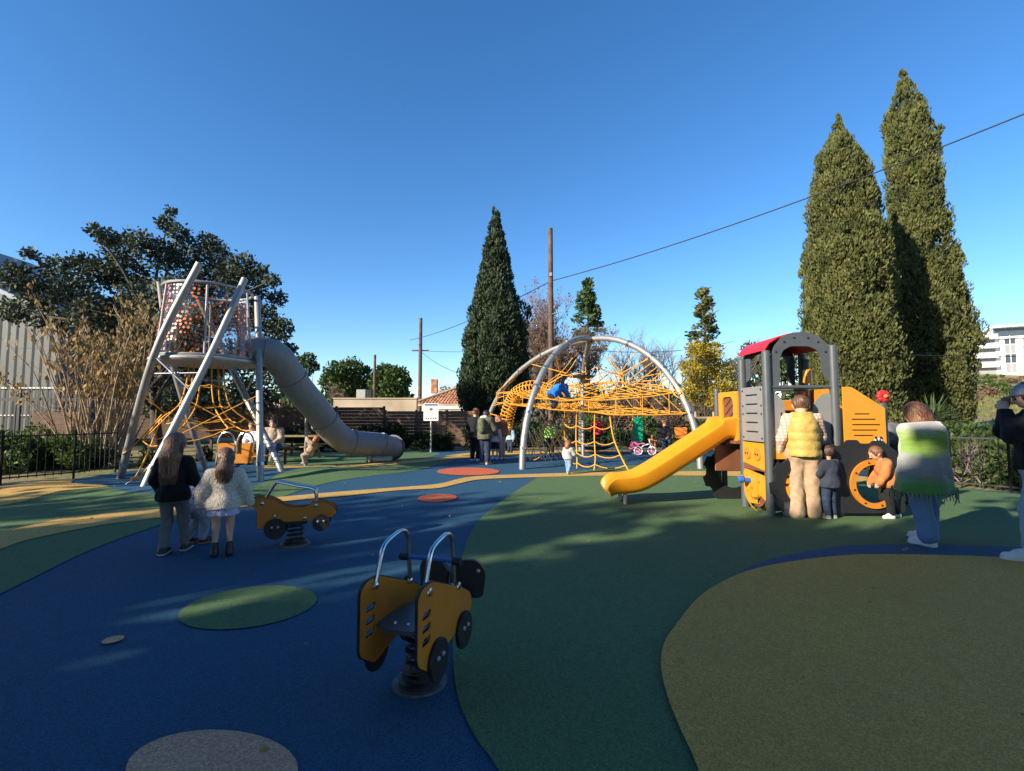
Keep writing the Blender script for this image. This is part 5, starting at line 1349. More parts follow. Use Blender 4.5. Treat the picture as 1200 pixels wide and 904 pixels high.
# apartment block on the hill
def apartments():
    Y = 105.0; xl, xr_ = Xat(1142, Y), Xat(1300, Y); zb = at(1170, 441, Y).z; zt = at(1170, 398, Y).z
    root = thing("apartment_block", (xl, Y, zb), "long white apartment block with balconies on top of the hill", "building")
    H_ = zt - zb; fl = H_ / 4
    W = xr_ - xl; sk = -16.0
    def P(u, z, o=0.0): return Vector((xl + W * u, Y + sk * u - o, zb + z))
    d = Vector((W, sk, 0)).normalized(); nrm = Vector((sk, -W, 0)).normalized(); nrm = nrm if nrm.y < 0 else -nrm
    M = Matrix.Rotation(math.atan2(d.y, d.x), 3, 'Z'); LL = math.hypot(W, sk)
    def slab(u0, u1, z0, z1, th, out, m, name, par=root):
        c = P((u0 + u1) / 2, (z0 + z1) / 2) + nrm * (out - th / 2)
        return MB().box(c, ((u1 - u0) * LL, th, z1 - z0), M, .0).build(name, m, par, False)
    slab(0, 1, -4.5, H_, 10, 0, M_bldg, "wall")
    slab(.13, 1.0, H_, H_ + 2.6, 7, -2.2, M_bldg, "penthouse")
    slab(.12, 1.0, H_ + 2.4, H_ + 2.75, 9, -.6, M_bldg, "roof_slab")
    slab(.13, .9, H_ + .5, H_ + 2.3, .1, -2.1, M_glass, "penthouse_glazing")
    slab(-.01, 1, H_ - .25, H_ + .15, 10.8, .5, M_bldg, "parapet")
    for f in range(4):
        z = f * fl
        for (u0, u1) in ((.0, .115),):
            slab(u0, u1, z + .15, z + fl - .3, .08, .03, M_shut, "loggia_shade")
            slab(u0 - .005, u1 + .005, z + fl - .3, z + fl + .75, .25, 1.3, M_bldg, "balcony_front")
            slab(u0 - .005, u1 + .005, z + fl - .3, z + fl - .1, 1.3, 1.3, M_bldg, "balcony_slab")
        for k, (u, w) in enumerate(((.16, .05), (.245, .022), (.31, .045), (.40, .022), (.47, .05), (.56, .03), (.64, .05), (.74, .03), (.84, .05), (.92, .03))):
            if (k + f) % 7 == 6: continue
            hgt = 1.5 if k % 2 else 1.9
            wn_ = slab(u, u + w, z + .55, z + .55 + hgt, .06, .035, M_glass if (k + f) % 2 else M_shut, "window")
            slab(u - .002, u + w + .002, z + .42, z + .54, .2, .16, M_bldg, "sill", wn_)
            if w > .04: slab(u + w * .48, u + w * .54, z + .56, z + .54 + hgt, .05, .07, M_bldg, "frame", wn_)
    for u0, u1 in ((.28, .52), (.6, .85)):
        for f in (1, 3): slab(u0, u1, f * fl - .1, f * fl + .85, .9, .95, M_bldg, "balcony_front")
    slab(.0, 1.0, -4.6, -.6, .5, .9, M_bldg, "terrace_wall")
    slab(.0, 1.0, -.7, .1, .12, 1.4, M_bldg, "terrace_parapet")
apartments()

# utility poles and cables
def upole(name, px, Y, top_py, r, label):
    x = Xat(px, Y); b_ = Vector((x, Y, -.1)); t_ = Vector((x, Y, at(px, top_py, Y).z))
    root = thing(name, b_, label, "utility pole", "timber utility poles")
    MB().tube([b_, b_.lerp(t_, .5), t_], [r, r * .88, r * .75], 12).build("shaft", M_pole, root)
    return root, t_
u1, t1 = upole("utility_pole", 646, 22.5, 268, .15, "tall square-topped timber pole behind the net climber")
MB().box(t1 - Vector((0, .15, 2.3)), (.12, .1, .18), None, .01).build("bracket", m_galv, u1)
MB().tube([t1 + Vector((0, -.1, -4.2)), t1 + Vector((.5, -.15, -4.1))], .02, 6).build("arm", m_galv, u1)
u2, t2 = upole("utility_pole", 492, 42, 373, .19, "timber pole beside the tiled house")
MB().box(t2 - Vector((0, 0, 2.9)), (1.5, .1, .12), None, .01).build("cross_arm", M_pole, u2)
u3, t3 = upole("utility_pole", 438.5, 50, 416, .17, "short dark pole in front of the stone pines")
def cable(a, b, s, r, label):
    o = MB().tube(sag(a, b, s, 20), r, 5, False).build("cable", M_wire, None, True, None)
    tag(o, label, "cable"); return o
k1 = at(648, 329, 22.4)
cable(k1, at(1215, 128, 12.5), .30, .022, "thick black cable sweeping from the tall pole past the cypresses")
cable(at(645, 330, 22.5), at(480, 399, 42), .35, .022, "black cable from the tall pole down to the house pole")
cable(at(492, 411, 42), at(545, 418, 36) + Vector((4, 4, 1.2)), .2, .018, "thin cable from the house pole towards the cypress")
cable(at(492, 411, 42), at(560, 443, 30), .4, .018, "thin sagging service wire from the house pole")
cable(at(900, 413, 15), at(1210, 418, 15), .02, .012, "thin pale wire in front of the tall cypresses")
cable(at(649, 405, 22.5), at(860, 400, 30), .5, .014, "thin wire behind the steel arches")

# timber frame, picnic table, benches
M_log = mat("pale timber log", (0.30, 0.20, 0.12), .85, 0, .25, 6, .3, 30)
tf = Vector((Xat(833, 19.8), 19.8, 0)); tr_ = thing("timber_frame", tf, "rustic timber rail frame beyond the slide entrance", "frame")
for dx in (-.65, .1, .6): MB().tube([tf + Vector((dx, 0, -.05)), tf + Vector((dx, 0, 1.55 if dx < .5 else 1.35))], .05, 8).build("post", M_log, tr_)
MB().tube([tf + Vector((-.75, -.06, 1.28)), tf + Vector((1.0, -.06, 1.3))], .06, 8).build("beam", M_log, tr_)
MB().tube([tf + Vector((.1, -.05, .75)), tf + Vector((.55, -.05, 1.2))], .035, 8).build("strut", M_log, tr_)
def picnic(o):
    r = thing("picnic_table", o, "olive timber picnic table next to the seated man", "picnic table"); M_ = mat("olive stained timber", (0.20, 0.17, 0.06), .75, 0, .2, 6)
    for i in range(4): MB().box(o + Vector((0, -.27 + .18 * i, .74)), (1.5, .165, .04), None, .006).build("top_plank", M_, r)
    for s in (-1, 1):
        for i in range(2): MB().box(o + Vector((0, s * (.62 + .13 * i), .44)), (1.5, .12, .04), None, .006).build("bench_plank", M_, r)
    for x in (-.55, .55):
        for s in (-1, 1): MB().box(o + Vector((x, s * .38, .36)), (.09, .04, .86), Matrix.Rotation(s * R(28), 3, 'X'), .005).build("leg", M_, r)
        MB().box(o + Vector((x + .05, 0, .40)), (.04, 1.5, .08), None, .005).build("bench_beam", M_, r)
picnic(Vector((Xat(348, 15.4), 15.4, 0)))
def bench(o, label, m, w=1.5, back=True):
    r = thing("park_bench", o, label, "bench")
    for i in range(4): MB().box(o + Vector((0, -.18 + .12 * i, .44)), (w, .10, .035), None, .006).build("seat_slat", m, r)
    if back:
        for i in range(3): MB().box(o + Vector((0, .24 + .03 * i, .60 + .13 * i)), (w, .03, .10), Matrix.Rotation(R(-12), 3, 'X'), .006).build("back_slat", m, r)
    for x in (-w / 2 + .12, w / 2 - .12):
        MB().box(o + Vector((x, -.16, .21)), (.06, .06, .42), None, .005).build("leg", m, r); MB().box(o + Vector((x, .24, .42)), (.06, .05, .88 if back else .42), None, .005).build("leg", m, r)
bench(Vector((Xat(786, 18.4), 18.4, 0)), "orange timber bench under the seated woman in black", mat("orange bench timber", (0.45, 0.19, 0.07), .7, 0, .2, 6), 1.6, False)
bench(Vector((Xat(318, 14.0), 14.0, 0)), "dark bench beneath the seated man", mat("dark bench timber", (0.08, 0.055, 0.03), .7, 0, .2, 6), 1.3, False)
bxo = Vector((Xat(797, 18.0), 18.0, 0)); bx_ = thing("orange_chair", bxo, "small orange back-rested seat near the bench", "seat")
MB().prism(rounded([(-.2, .55), (.2, .55), (.24, .95), (-.24, .95)], .04), bxo, (1, 0, 0), (0, 0, 1), .03).build("backrest", m_eye, bx_)
MB().box(bxo + Vector((0, -.15, .45)), (.36, .3, .04), None, .01).build("seat", m_hpl, bx_)
MB().tube([bxo, bxo + Vector((0, -.12, .44))], .05, 8).build("stem", m_hpl, bx_)
# ------------------------------------------------------------------ people
def surf(prims, res, k=.02, cut=(), sub=(), disp=None):
    """skin over round cones (a, b, ra, rb) and ellipsoids (c, radii, rotation) as one closed surface"""
    lo = np.full(3, 1e9); hi = -lo
    for p in prims:
        if len(p) == 4:
            for c, r in ((p[0], p[2]), (p[1], p[3])): c = np.array(c); lo = np.minimum(lo, c - r); hi = np.maximum(hi, c + r)
        else: c = np.array(p[0]); r = max(p[1]); lo = np.minimum(lo, c - r); hi = np.maximum(hi, c + r)
    lo -= res * 3 + .01; hi += res * 3 + .01
    n = np.maximum(((hi - lo) / res).astype(int) + 1, 4)
    g = np.stack(np.meshgrid(*[lo[i] + res * np.arange(n[i]) for i in range(3)], indexing='ij'), -1)
    def ev(p):
        if len(p) == 4:
            a, b, ra, rb = np.array(p[0]), np.array(p[1]), p[2], p[3]; ab = b - a
            t = np.clip(((g - a) @ ab) / max(ab @ ab, 1e-12), 0, 1)
            return np.linalg.norm(g - a - t[..., None] * ab, axis=-1) - (ra + (rb - ra) * t)
        c, r = np.array(p[0]), np.array(p[1]); q = g - c
        if len(p) > 2: q = q @ np.array(p[2])
        k0 = np.linalg.norm(q / r, axis=-1); k1 = np.linalg.norm(q / (r * r), axis=-1) + 1e-9
        return k0 * (k0 - 1) / k1
    d = ev(prims[0])
    for p in prims[1:]:
        e = ev(p); h = np.clip(.5 + .5 * (e - d) / k, 0, 1); d = e * (1 - h) + d * h - k * h * (1 - h)
    if disp is not None: d = d - disp(g)
    for p in sub: d = np.maximum(d, -ev(p))
    for (pt, nn) in cut: d = np.maximum(d, (g - np.array(pt)) @ np.array(nn))
    s = d < 0
    N = np.array(d.shape) - 1
    acc = np.zeros((*N, 3)); cnt = np.zeros(N); cs = np.zeros(N, int)
    cor = [(i, j, l) for i in (0, 1) for j in (0, 1) for l in (0, 1)]
    sl = lambda c: tuple(slice(c[q], c[q] + N[q]) for q in range(3))
    for c in cor: cs += s[sl(c)]
    for c in cor:
        for ax in range(3):
            if c[ax]: continue
            c2 = list(c); c2[ax] = 1
            da, db = d[sl(c)], d[sl(c2)]; x = (da < 0) != (db < 0)
            t = np.where(x, da / np.where(x, da - db, 1), 0)
            for q in range(3): acc[..., q] += np.where(x, c[q] + (t if q == ax else 0), 0)
            cnt += x
    act = (cs > 0) & (cs < 8); idx = np.full(N, -1); idx[act] = np.arange(act.sum())
    ii = np.argwhere(act); V = lo + res * (ii + acc[act] / cnt[act][:, None])
    F = []
    for ax in range(3):
        o1, o2 = [(1, 2), (2, 0), (0, 1)][ax]
        A = [slice(1, N[q]) for q in range(3)]; A[ax] = slice(0, N[ax]); A = tuple(A)
        B = list(A); B[ax] = slice(1, N[ax] + 1); B = tuple(B)
        x = s[A] != s[B]; flip = s[A][x]
        pos = np.argwhere(x) + np.array([a.start for a in A])
        e1 = np.zeros(3, int); e1[o1] = 1; e2 = np.zeros(3, int); e2[o2] = 1
        q = [idx[tuple((pos - da).T)] for da in (0 * e1, e1, e1 + e2, e2)]
        f = np.stack(q, 1); f[~flip] = f[~flip][:, ::-1]; F.append(f)
    F = np.concatenate(F); F = F[(F >= 0).all(1)]
    return V, F

SKIN = mat("light skin", (0.56, 0.33, 0.23), .55, 0, .06, 12)
def hairmat(n, c):                                          # strands: noise drawn out along the fall of the hair
    m = bpy.data.materials.new(n + " hair"); m.use_nodes = True; N = m.node_tree.nodes; L = m.node_tree.links; b = N["Principled BSDF"]; b.inputs["Roughness"].default_value = .42
    tc = N.new("ShaderNodeTexCoord"); mp = N.new("ShaderNodeMapping"); mp.inputs["Scale"].default_value = (95, 95, 5); L.new(tc.outputs["Object"], mp.inputs[0])
    nz = N.new("ShaderNodeTexNoise"); nz.inputs["Scale"].default_value = 1; nz.inputs["Detail"].default_value = 4; L.new(mp.outputs[0], nz.inputs["Vector"])
    r = N.new("ShaderNodeMapRange"); r.inputs[1].default_value = .35; r.inputs[2].default_value = .65; L.new(nz.outputs[0], r.inputs[0])
    x = N.new("ShaderNodeMix"); x.data_type = 'RGBA'; x.inputs["A"].default_value = (*[q * .45 for q in c], 1); x.inputs["B"].default_value = (*[min(1, q * 1.9) for q in c], 1); L.new(r.outputs[0], x.inputs["Factor"]); L.new(x.outputs["Result"], b.inputs["Base Color"])
    bp = N.new("ShaderNodeBump"); bp.inputs["Strength"].default_value = .9; bp.inputs["Distance"].default_value = .012; L.new(nz.outputs[0], bp.inputs["Height"]); L.new(bp.outputs[0], b.inputs["Normal"]); return m
HAIR = {n: hairmat(n, c) for n, c in dict(brown=(0.055, 0.028, 0.016), chestnut=(0.13, 0.055, 0.025), black=(0.012, 0.009, 0.008), auburn=(0.20, 0.075, 0.03), blond=(0.32, 0.19, 0.09), mid=(0.10, 0.05, 0.028)).items()}
def cloth(name, c, var=.18, scale=14, bump=.35, bs=60, rough=.85, col2=None): return mat(name, c, rough, 0, var, scale, bump, bs, sheen=.04, spec=.2, col2=col2)
EYEM = mat("eye", (0.02, 0.015, 0.012), .2); LIPM = mat("lip", (0.35, 0.12, 0.10), .5)

BASE = dict(pel=(0, 0, .53), chest=(0, .0, .715), neck=(0, -.008, .815), head=(0, .01, .915),
            shL=(-.103, 0, .80), elL=(-.135, -.015, .635), wrL=(-.14, .035, .49),
            shR=(.103, 0, .80), elR=(.135, -.015, .635), wrR=(.14, .035, .49),
            hiL=(-.052, 0, .515), knL=(-.056, .012, .285), anL=(-.058, -.012, .052), toL=(-.064, .085, .022),
            hiR=(.052, 0, .515), knR=(.056, .012, .285), anR=(.058, -.012, .052), toR=(.064, .085, .022))
CHILD = dict(BASE, neck=(0, -.006, .775), chest=(0, 0, .665), head=(0, .008, .89), shL=(-.108, 0, .755), shR=(.108, 0, .755), elL=(-.14, -.01, .60), elR=(.14, -.01, .60), wrL=(-.145, .03, .465), wrR=(.145, .03, .465), pel=(0, 0, .49), hiL=(-.052, 0, .475), hiR=(.052, 0, .475), knL=(-.055, .012, .265), knR=(.055, .012, .265))
def person(px_or_pos, H, rz, label, pose={}, child=False, top=None, bottom=None, shoes=None, hair=None, res=.018, group=None, fat=1.0, extras=None, face=True, hand=True, bob=0.0, name="person", headr=None):
    pos = Vector(px_or_pos)
    root = thing(name, pos, label, "person", group)
    J = {k: np.array(v, float) * H for k, v in {**(CHILD if child else BASE), **pose}.items()}
    hr = (headr or (.079 if child else .066)) * H
    f = fat * H; M = Matrix.Rotation(rz, 3, 'Z'); Mn = np.array(M)
    hx = J['head'] - J['neck']; hx = hx / np.linalg.norm(hx)
    fw = np.array([0, 1.0, 0]) if 'look' not in pose else np.array(pose['look'], float)
    fw = fw - hx * (fw @ hx); fw /= np.linalg.norm(fw); sd = np.cross(fw, hx)
    Rm = np.stack([sd, fw, hx], 1)                            # head frame: side, front, up
    HP = lambda x, y, z: J['head'] + Rm @ (np.array([x, y, z]) * hr)
    t_ax = J['neck'] - J['pel']; t_ax /= np.linalg.norm(t_ax)
    def part(nm, prims, m, k=.02, cut=(), sub=(), disp=None, r=None, par=None, extra=None):
        V, F = surf(prims, r or res, k, cut, sub, disp)
        if extra:
            for (v2, f2) in extra: F = np.concatenate([F, f2 + len(V)]); V = np.concatenate([V, v2])
        me = npmesh(nm, V @ Mn.T, F, m, True)
        return link(nm, me, par or root)
    head = [((HP(0, 0, .12)), (hr * .88, hr * 1.02, hr * 1.05), Rm), (HP(0, .22, -.45), (hr * .62, hr * .66, hr * .62), Rm)]
    nose = [(HP(0, .98, -.05), HP(0, 1.18, -.28), hr * .09, hr * .14)] if face else []
    ears = [(HP(s * .9, -.05, -.1), (hr * .12, hr * .2, hr * .3), Rm) for s in (-1, 1)]
    torso = lambda e: [(J['pel'] + t_ax * .0 * H, J['chest'], (.078 * f + e), (.086 * f + e)), (J['shL'] * .78 + J['shR'] * .22 - t_ax * .03 * H, J['shR'] * .78 + J['shL'] * .22 - t_ax * .03 * H, .058 * f + e, .058 * f + e), (J['chest'], J['neck'], .075 * f + e, .036 * H + e), (J['hiL'], J['hiR'], .07 * f + e, .07 * f + e)]
    arm = lambda s, e, g=1.0: [(J['sh' + s], J['el' + s], .035 * f * g + e, .029 * f * g + e), (J['el' + s], J['wr' + s], .028 * f * g + e, .019 * f * g + e)]
    leg = lambda s, e, g=1.0: [(J['hi' + s], J['kn' + s], .056 * f * g + e, .038 * f * g + e), (J['kn' + s], J['an' + s], .037 * f * g + e, .022 * f * g + e)]
    foot = lambda s, e: [(J['an' + s] + np.array([0, .008 * H, .002 * H]), J['an' + s] * .45 + J['to' + s] * .55 + np.array([0, 0, .008 * H]), .024 * H + e, .022 * H + e), (J['an' + s] - np.array([0, .012 * H, .026 * H]), J['to' + s], .026 * H + e, .022 * H + e), (J['an' + s], J['an' + s] + np.array([0, 0, -.02 * H]), .024 * H + e, .026 * H + e)]
    hands = []
    if hand:
        for s, sg in (('L', -1), ('R', 1)):
            w = J['wr' + s]; d = w - J['el' + s]; d /= np.linalg.norm(d)
            inw = np.array([-sg, .0, 0.0]); inw = inw - d * (inw @ d); inw /= np.linalg.norm(inw); ac = np.cross(d, inw)
            hl = .052 * H; pr = [(w - d * .012 * H, w + d * .03 * H, .017 * H, .016 * H)]
            for q in range(4):
                o = (q - 1.5) * .0105 * H; ln = hl * (.8, .95, 1.0, .85)[q] * .95
                kn = w + d * .042 * H + ac * o
                pr.append((w + d * .02 * H + ac * o * .8, kn, .0085 * H, .0075 * H))
                m1 = kn + d * ln * .5 + inw * ln * .15; pr.append((kn, m1, .0062 * H, .0056 * H)); pr.append((m1, m1 + d * ln * .35 + inw * ln * .32, .0056 * H, .0045 * H))
            fwd = ac if ac[1] > 0 else -ac
            th = w + d * .012 * H + fwd * .014 * H; t2 = th + d * .02 * H + fwd * .014 * H + inw * .008 * H
            pr += [(w, th, .011 * H, .0085 * H), (th, t2, .008 * H, .0068 * H), (t2, t2 + d * .02 * H + inw * .004 * H, .0065 * H, .005 * H)]
            hands.append(surf(pr, max(.0042, .0036 * H), .004 * H))
    part("body", head + nose + ears + [(J['neck'] - t_ax * .02 * H, HP(0, -.1, -.5), .034 * H, .033 * H)] + torso(-.012 * H) + arm('L', -.004 * H) + arm('R', -.004 * H) + leg('L', -.004 * H) + leg('R', -.004 * H) + [(J['an' + s], J['to' + s], .018 * H, .016 * H) for s in 'LR'], SKIN, .018 * H, r=min(res, .016), extra=hands)
    if face:
        for s in (-1, 1): 
            e = MB().ball(Vector(Mn @ HP(s * .36, .9, .02)) + pos, hr * .10, 8).build("eye", EYEM, root)
        V, F = surf([(HP(-.22, .84, -.62), HP(.22, .84, -.62), hr * .07, hr * .07)], hr * .06, .004)
        link("mouth", npmesh("mouth", V @ Mn.T, F, LIPM, True), root)
    wr = lambda g: .0016 * H * (np.sin(g[..., 2] * 60 / H + 5 * np.sin(g[..., 0] * 30 / H) + 3 * np.sin(g[..., 1] * 26 / H)) + np.sin(g[..., 2] * 31 / H - 7 * np.sin(g[..., 0] * 17 / H + 1)))
    if top:
        e = top.get('e', .012) * H; pr = torso(e)
        hem = J['pel'] + t_ax * (top.get('hem', -.03) * H)
        if top.get('hem', -.03) < -.02:
            fl = top.get('flare', 1.1); c_ = J['pel'] + t_ax * (top.get('hem', -.03) - .03) * H
            pr += [(J['pel'], c_, .09 * f * fl + e, .098 * f * fl + e)]
        cut = [(hem, -t_ax)]
        if top.get('sleeve', 1): pr += arm('L', e, top.get('g', 1.12)) + arm('R', e, top.get('g', 1.12))
        nk = J['neck'] + t_ax * top.get('collar', .012) * H
        part(top.get('name', "jacket"), pr + [(J['chest'], nk, .07 * f + e, .046 * H + e)], top['m'], .03 * H, cut + [(nk + t_ax * .01 * H, t_ax)], disp=top.get('disp', wr), extra=None)
    if bottom:
        e = bottom.get('e', .008) * H; g = bottom.get('g', 1.1)
        if bottom['kind'] == 'pants':
            pr = [(J['hiL'], J['hiR'], .074 * f + e, .074 * f + e), (J['pel'], J['pel'] + t_ax * .04 * H, .08 * f + e * .5, .078 * f + e * .5)]
            for s in 'LR':
                a = J['kn' + s] + (J['an' + s] - J['kn' + s]) * bottom.get('len', .93)
                pr += [(J['hi' + s], J['kn' + s], .056 * f * g + e, .040 * f * g + e), (J['kn' + s], a, .040 * f * g + e, bottom.get('cuff', .03) * f * g + e)]
            part("trousers", pr, bottom['m'], .02 * H, disp=lambda q: wr(q) * .9)
        else:
            z = bottom.get('len', .15); b_ = J['pel'] - t_ax * z * H
            part("skirt", [(J['pel'] + t_ax * .03 * H, b_ - t_ax * .05 * H, .078 * f + e, (.12 * f + e) * bottom.get('flare', 1))], bottom['m'], .02 * H, [(b_, -t_ax)], disp=lambda q: .008 * H * np.sin(14 * np.arctan2(q[..., 1] - J['pel'][1], q[..., 0] - J['pel'][0])))
    if shoes:
        for s in 'LR':
            pr = foot(s, .004 * H)
            if shoes.get('boot'): pr = pr + [(J['an' + s], J['an' + s] + (J['kn' + s] - J['an' + s]) * .28, .028 * H, .03 * H)]
            gz = J['to' + s][2] - .022 * H
            sh = part("shoe", pr, shoes['m'], .012 * H, [((0, 0, gz), (0, 0, -1))], r=min(res, .012))
            if shoes.get('sole'):
                part("sole", foot(s, .0075 * H), shoes['sole'], .012 * H, [((0, 0, gz + .018 * H), (0, 0, 1)), ((0, 0, gz - .002), (0, 0, -1))], r=.008, par=sh)
    if hair:
        pr = [(HP(0, -.10, .22), (hr * 1.0, hr * 1.06, hr * 1.08), Rm)] + [tuple(HP(*q) if isinstance(q, tuple) else q * hr for q in p) for p in hair.get('extra', [])]
        fr_ = hair.get('fringe', .55)
        sub = [(HP(0, 1.15, -.35), (hr * .78, hr * .85, hr * hair.get('open', .95)), Rm)]
        st = lambda g: .035 * hr * np.sin(((g - J['head']) @ sd) * 60 / hr * .35 + 2 * np.sin(((g - J['head']) @ hx) * 3 / hr)) + .02 * hr * np.sin(((g - J['head']) @ fw) * 40 / hr * .4)
        part("hair", pr, HAIR[hair['c']], .25 * hr, hair.get('cut', ()), sub, st, r=min(res, .013))
    if hair and hair.get('strands'):                            # loose locks over the hair mass
        n, zl = hair['strands']; sb = MB(); rs_ = random.Random(int(H * 1000))
        for q in range(n):
            t = rs_.uniform(-1.15, 1.15); x0, y0 = math.sin(t) * .95, -.12 - math.cos(t) * .95
            e_ = zl * rs_.uniform(.72, 1.06); w = rs_.uniform(.85, 1.05); ph = rs_.uniform(0, 6.28); am = rs_.uniform(.03, .12)
            P = [HP(x0 * .5, y0 * .55, 1.12 - .1 * abs(t)), HP(x0 * .98, y0 * 1.08, .45)]
            for f in (.3, .5, .7, .85, 1.0):
                P.append(HP(x0 * (1.0 - .30 * f) * w + am * math.sin(ph + f * 7) * 2, (y0 * .75 - .42) * (1 + .16 * f) * (1.1 - .05 * abs(t)) + am * math.cos(ph + f * 6), .1 - f * e_))
            P = spline([Vector(Mn @ p) + pos for p in P], 3)
            sb.tube(P, [.0034 * (1 - .7 * i / (len(P) - 1)) for i in range(len(P))], 4, False)
        sb.build("hair_strands", HAIR[hair['c']], root, True, None)
    if hair is not None and hair.get('cap'):
        part("cap", [(HP(0, -.06, .26), (hr * 1.03, hr * 1.10, hr * 1.02), Rm), (HP(0, 1.15, .32), (hr * .62, hr * .6, hr * .10), Rm)], hair['cap'], .06 * hr, [(HP(0, 0, .20), -hx)], r=.012)
    if extras: extras(root, J, Mn, part, HP, H)
    return root
def L3(*a): return np.array(a, float)
c_black = cloth("black jacket cloth", (0.012, 0.012, 0.014)); c_grey = cloth("grey trouser cloth", (0.15, 0.155, 0.16), .1, 40); c_white = mat("white shoe leather", (0.55, 0.55, 0.55), .5, 0, .06)
c_fluff = mat("cream fleece", (0.62, 0.56, 0.46), .95, 0, .25, 55, 1.0, 70, sheen=.4); c_jean = cloth("blue denim", (0.12, 0.19, 0.31), .12, 45); c_djean = cloth("dark denim", (0.022, 0.035, 0.07), .3, 20)
c_lilac = cloth("pale lilac cotton", (0.42, 0.45, 0.62)); c_bshoe = mat("black shoe", (0.015, 0.014, 0.014), .45); c_cord = cloth("beige corduroy", (0.36, 0.25, 0.16), .15, 20, .4, 80)
c_vest = cloth("mustard quilted nylon", (0.40, 0.28, 0.075), .15, 10, .4, 30, .5); c_floral = cloth("pale floral cotton", (0.35, 0.34, 0.38), .5, 30, col2=(0.6, 0.55, 0.6)); c_pgrey = cloth("pale grey jeans", (0.27, 0.30, 0.36), .25, 18)
def plaid():
    m = bpy.data.materials.new("cream plaid flannel"); m.use_nodes = True; N = m.node_tree.nodes; L = m.node_tree.links; b = N["Principled BSDF"]; b.inputs["Roughness"].default_value = .9
    tc = N.new("ShaderNodeTexCoord"); ck = []
    for d in ('X', 'Z'):
        w = N.new("ShaderNodeTexWave"); w.bands_direction = d; w.inputs["Scale"].default_value = 7; L.new(tc.outputs["Object"], w.inputs["Vector"]); ck.append(w)
    a = N.new("ShaderNodeMath"); a.operation = 'MULTIPLY'; L.new(ck[0].outputs["Fac"], a.inputs[0]); L.new(ck[1].outputs["Fac"], a.inputs[1])
    x = N.new("ShaderNodeMix"); x.data_type = 'RGBA'; x.inputs["A"].default_value = (.42, .24, .17, 1); x.inputs["B"].default_value = (.75, .68, .58, 1); L.new(a.outputs[0], x.inputs["Factor"]); L.new(x.outputs["Result"], b.inputs["Base Color"]); return m
c_plaid = plaid()
def scarf_mat():
    m = bpy.data.materials.new("grey and lime brushed wool"); m.use_nodes = True; N = m.node_tree.nodes; L = m.node_tree.links; b = N["Principled BSDF"]; b.inputs["Roughness"].default_value = .95; b.inputs["Sheen Weight"].default_value = .5
    tc = N.new("ShaderNodeTexCoord"); sp = N.new("ShaderNodeSeparateXYZ"); L.new(tc.outputs["Object"], sp.inputs[0])
    nz = N.new("ShaderNodeTexNoise"); nz.inputs["Scale"].default_value = 1; nz.inputs["Detail"].default_value = 6; nz.inputs["Roughness"].default_value = .7
    mp = N.new("ShaderNodeMapping"); mp.inputs["Scale"].default_value = (7, 7, 34); mp.inputs["Rotation"].default_value = (.25, .35, 0); L.new(tc.outputs["Object"], mp.inputs[0]); L.new(mp.outputs[0], nz.inputs["Vector"])
    a = N.new("ShaderNodeMath"); a.operation = 'MULTIPLY_ADD'; a.inputs[1].default_value = .42; L.new(nz.outputs[0], a.inputs[0]); L.new(sp.outputs["Z"], a.inputs[2])
    mr = N.new("ShaderNodeMapRange"); mr.inputs[1].default_value = .65; mr.inputs[2].default_value = 1.6; L.new(a.outputs[0], mr.inputs[0])
    r = N.new("ShaderNodeValToRGB"); e = r.color_ramp.elements; e[0].position = 0; e[0].color = (.05, .19, .03, 1); e[1].position = 1; e[1].color = (.30, .30, .29, 1)
    for p, c in ((.22, (.07, .23, .04, 1)), (.34, (.20, .20, .20, 1)), (.52, (.30, .30, .30, 1)), (.60, (.20, .33, .05, 1)), (.78, (.27, .42, .06, 1)), (.86, (.36, .36, .35, 1))):
        q = e.new(p); q.color = c
    L.new(mr.outputs[0], r.inputs[0]); L.new(r.outputs[0], b.inputs["Base Color"])
    bp = N.new("ShaderNodeBump"); bp.inputs["Strength"].default_value = .7; bp.inputs["Distance"].default_value = .02; L.new(nz.outputs[0], bp.inputs["Height"]); L.new(bp.outputs[0], b.inputs["Normal"]); return m

def foot_at(px, py): 
    p = gp(px, py); return Vector((p.x, p.y, p.z + .004))
LONG = [((0, -.55, .1), (.0, -1.0, -1.4), .82, .85), ((0, -1.0, -1.4), (.05, -1.15, -3.3), .88, .62), ((.3, -.95, -1.5), (.4, -1.1, -3.0), .6, .4), ((-.35, -.95, -1.5), (-.45, -1.1, -2.8), .6, .42)]
MIDL = [((0, -.5, .0), (0, -.9, -1.4), .84, .9), ((.35, -.75, -1.2), (.5, -.95, -2.2), .55, .38), ((-.35, -.75, -1.2), (-.5, -.95, -2.1), .55, .4), ((0, -.9, -1.4), (0, -1.05, -2.35), .7, .4)]
BOB = [((0, -.35, .0), (0, -.55, -.9), .95, .85), ((.55, .0, -.1), (.6, -.05, -1.0), .42, .35), ((-.55, .0, -.1), (-.6, -.05, -1.0), .42, .35)]
# girl with long hair, walking
person(foot_at(200, 650), 1.235, R(14), "girl in black jacket and grey trousers with waist-long brown hair", dict(shL=(-.095, 0, .75), shR=(.095, 0, .75), elL=(-.135, .0, .60), wrL=(-.12, .07, .49), elR=(.135, .03, .60), wrR=(.16, .12, .515), knL=(-.052, .045, .27), anL=(-.05, -.03, .055), toL=(-.05, .075, .022), knR=(.06, .06, .275), anR=(.062, .09, .052), toR=(.07, .19, .022)), True,
       fat=.88, top=dict(m=c_black, e=.014, hem=-.055, flare=1.1, g=1.15, name="jacket"), bottom=dict(kind='pants', m=c_grey, g=.95), shoes=dict(m=c_bshoe, sole=c_white), hair=dict(c='chestnut', extra=LONG, strands=(430, 4.1)), res=.013)
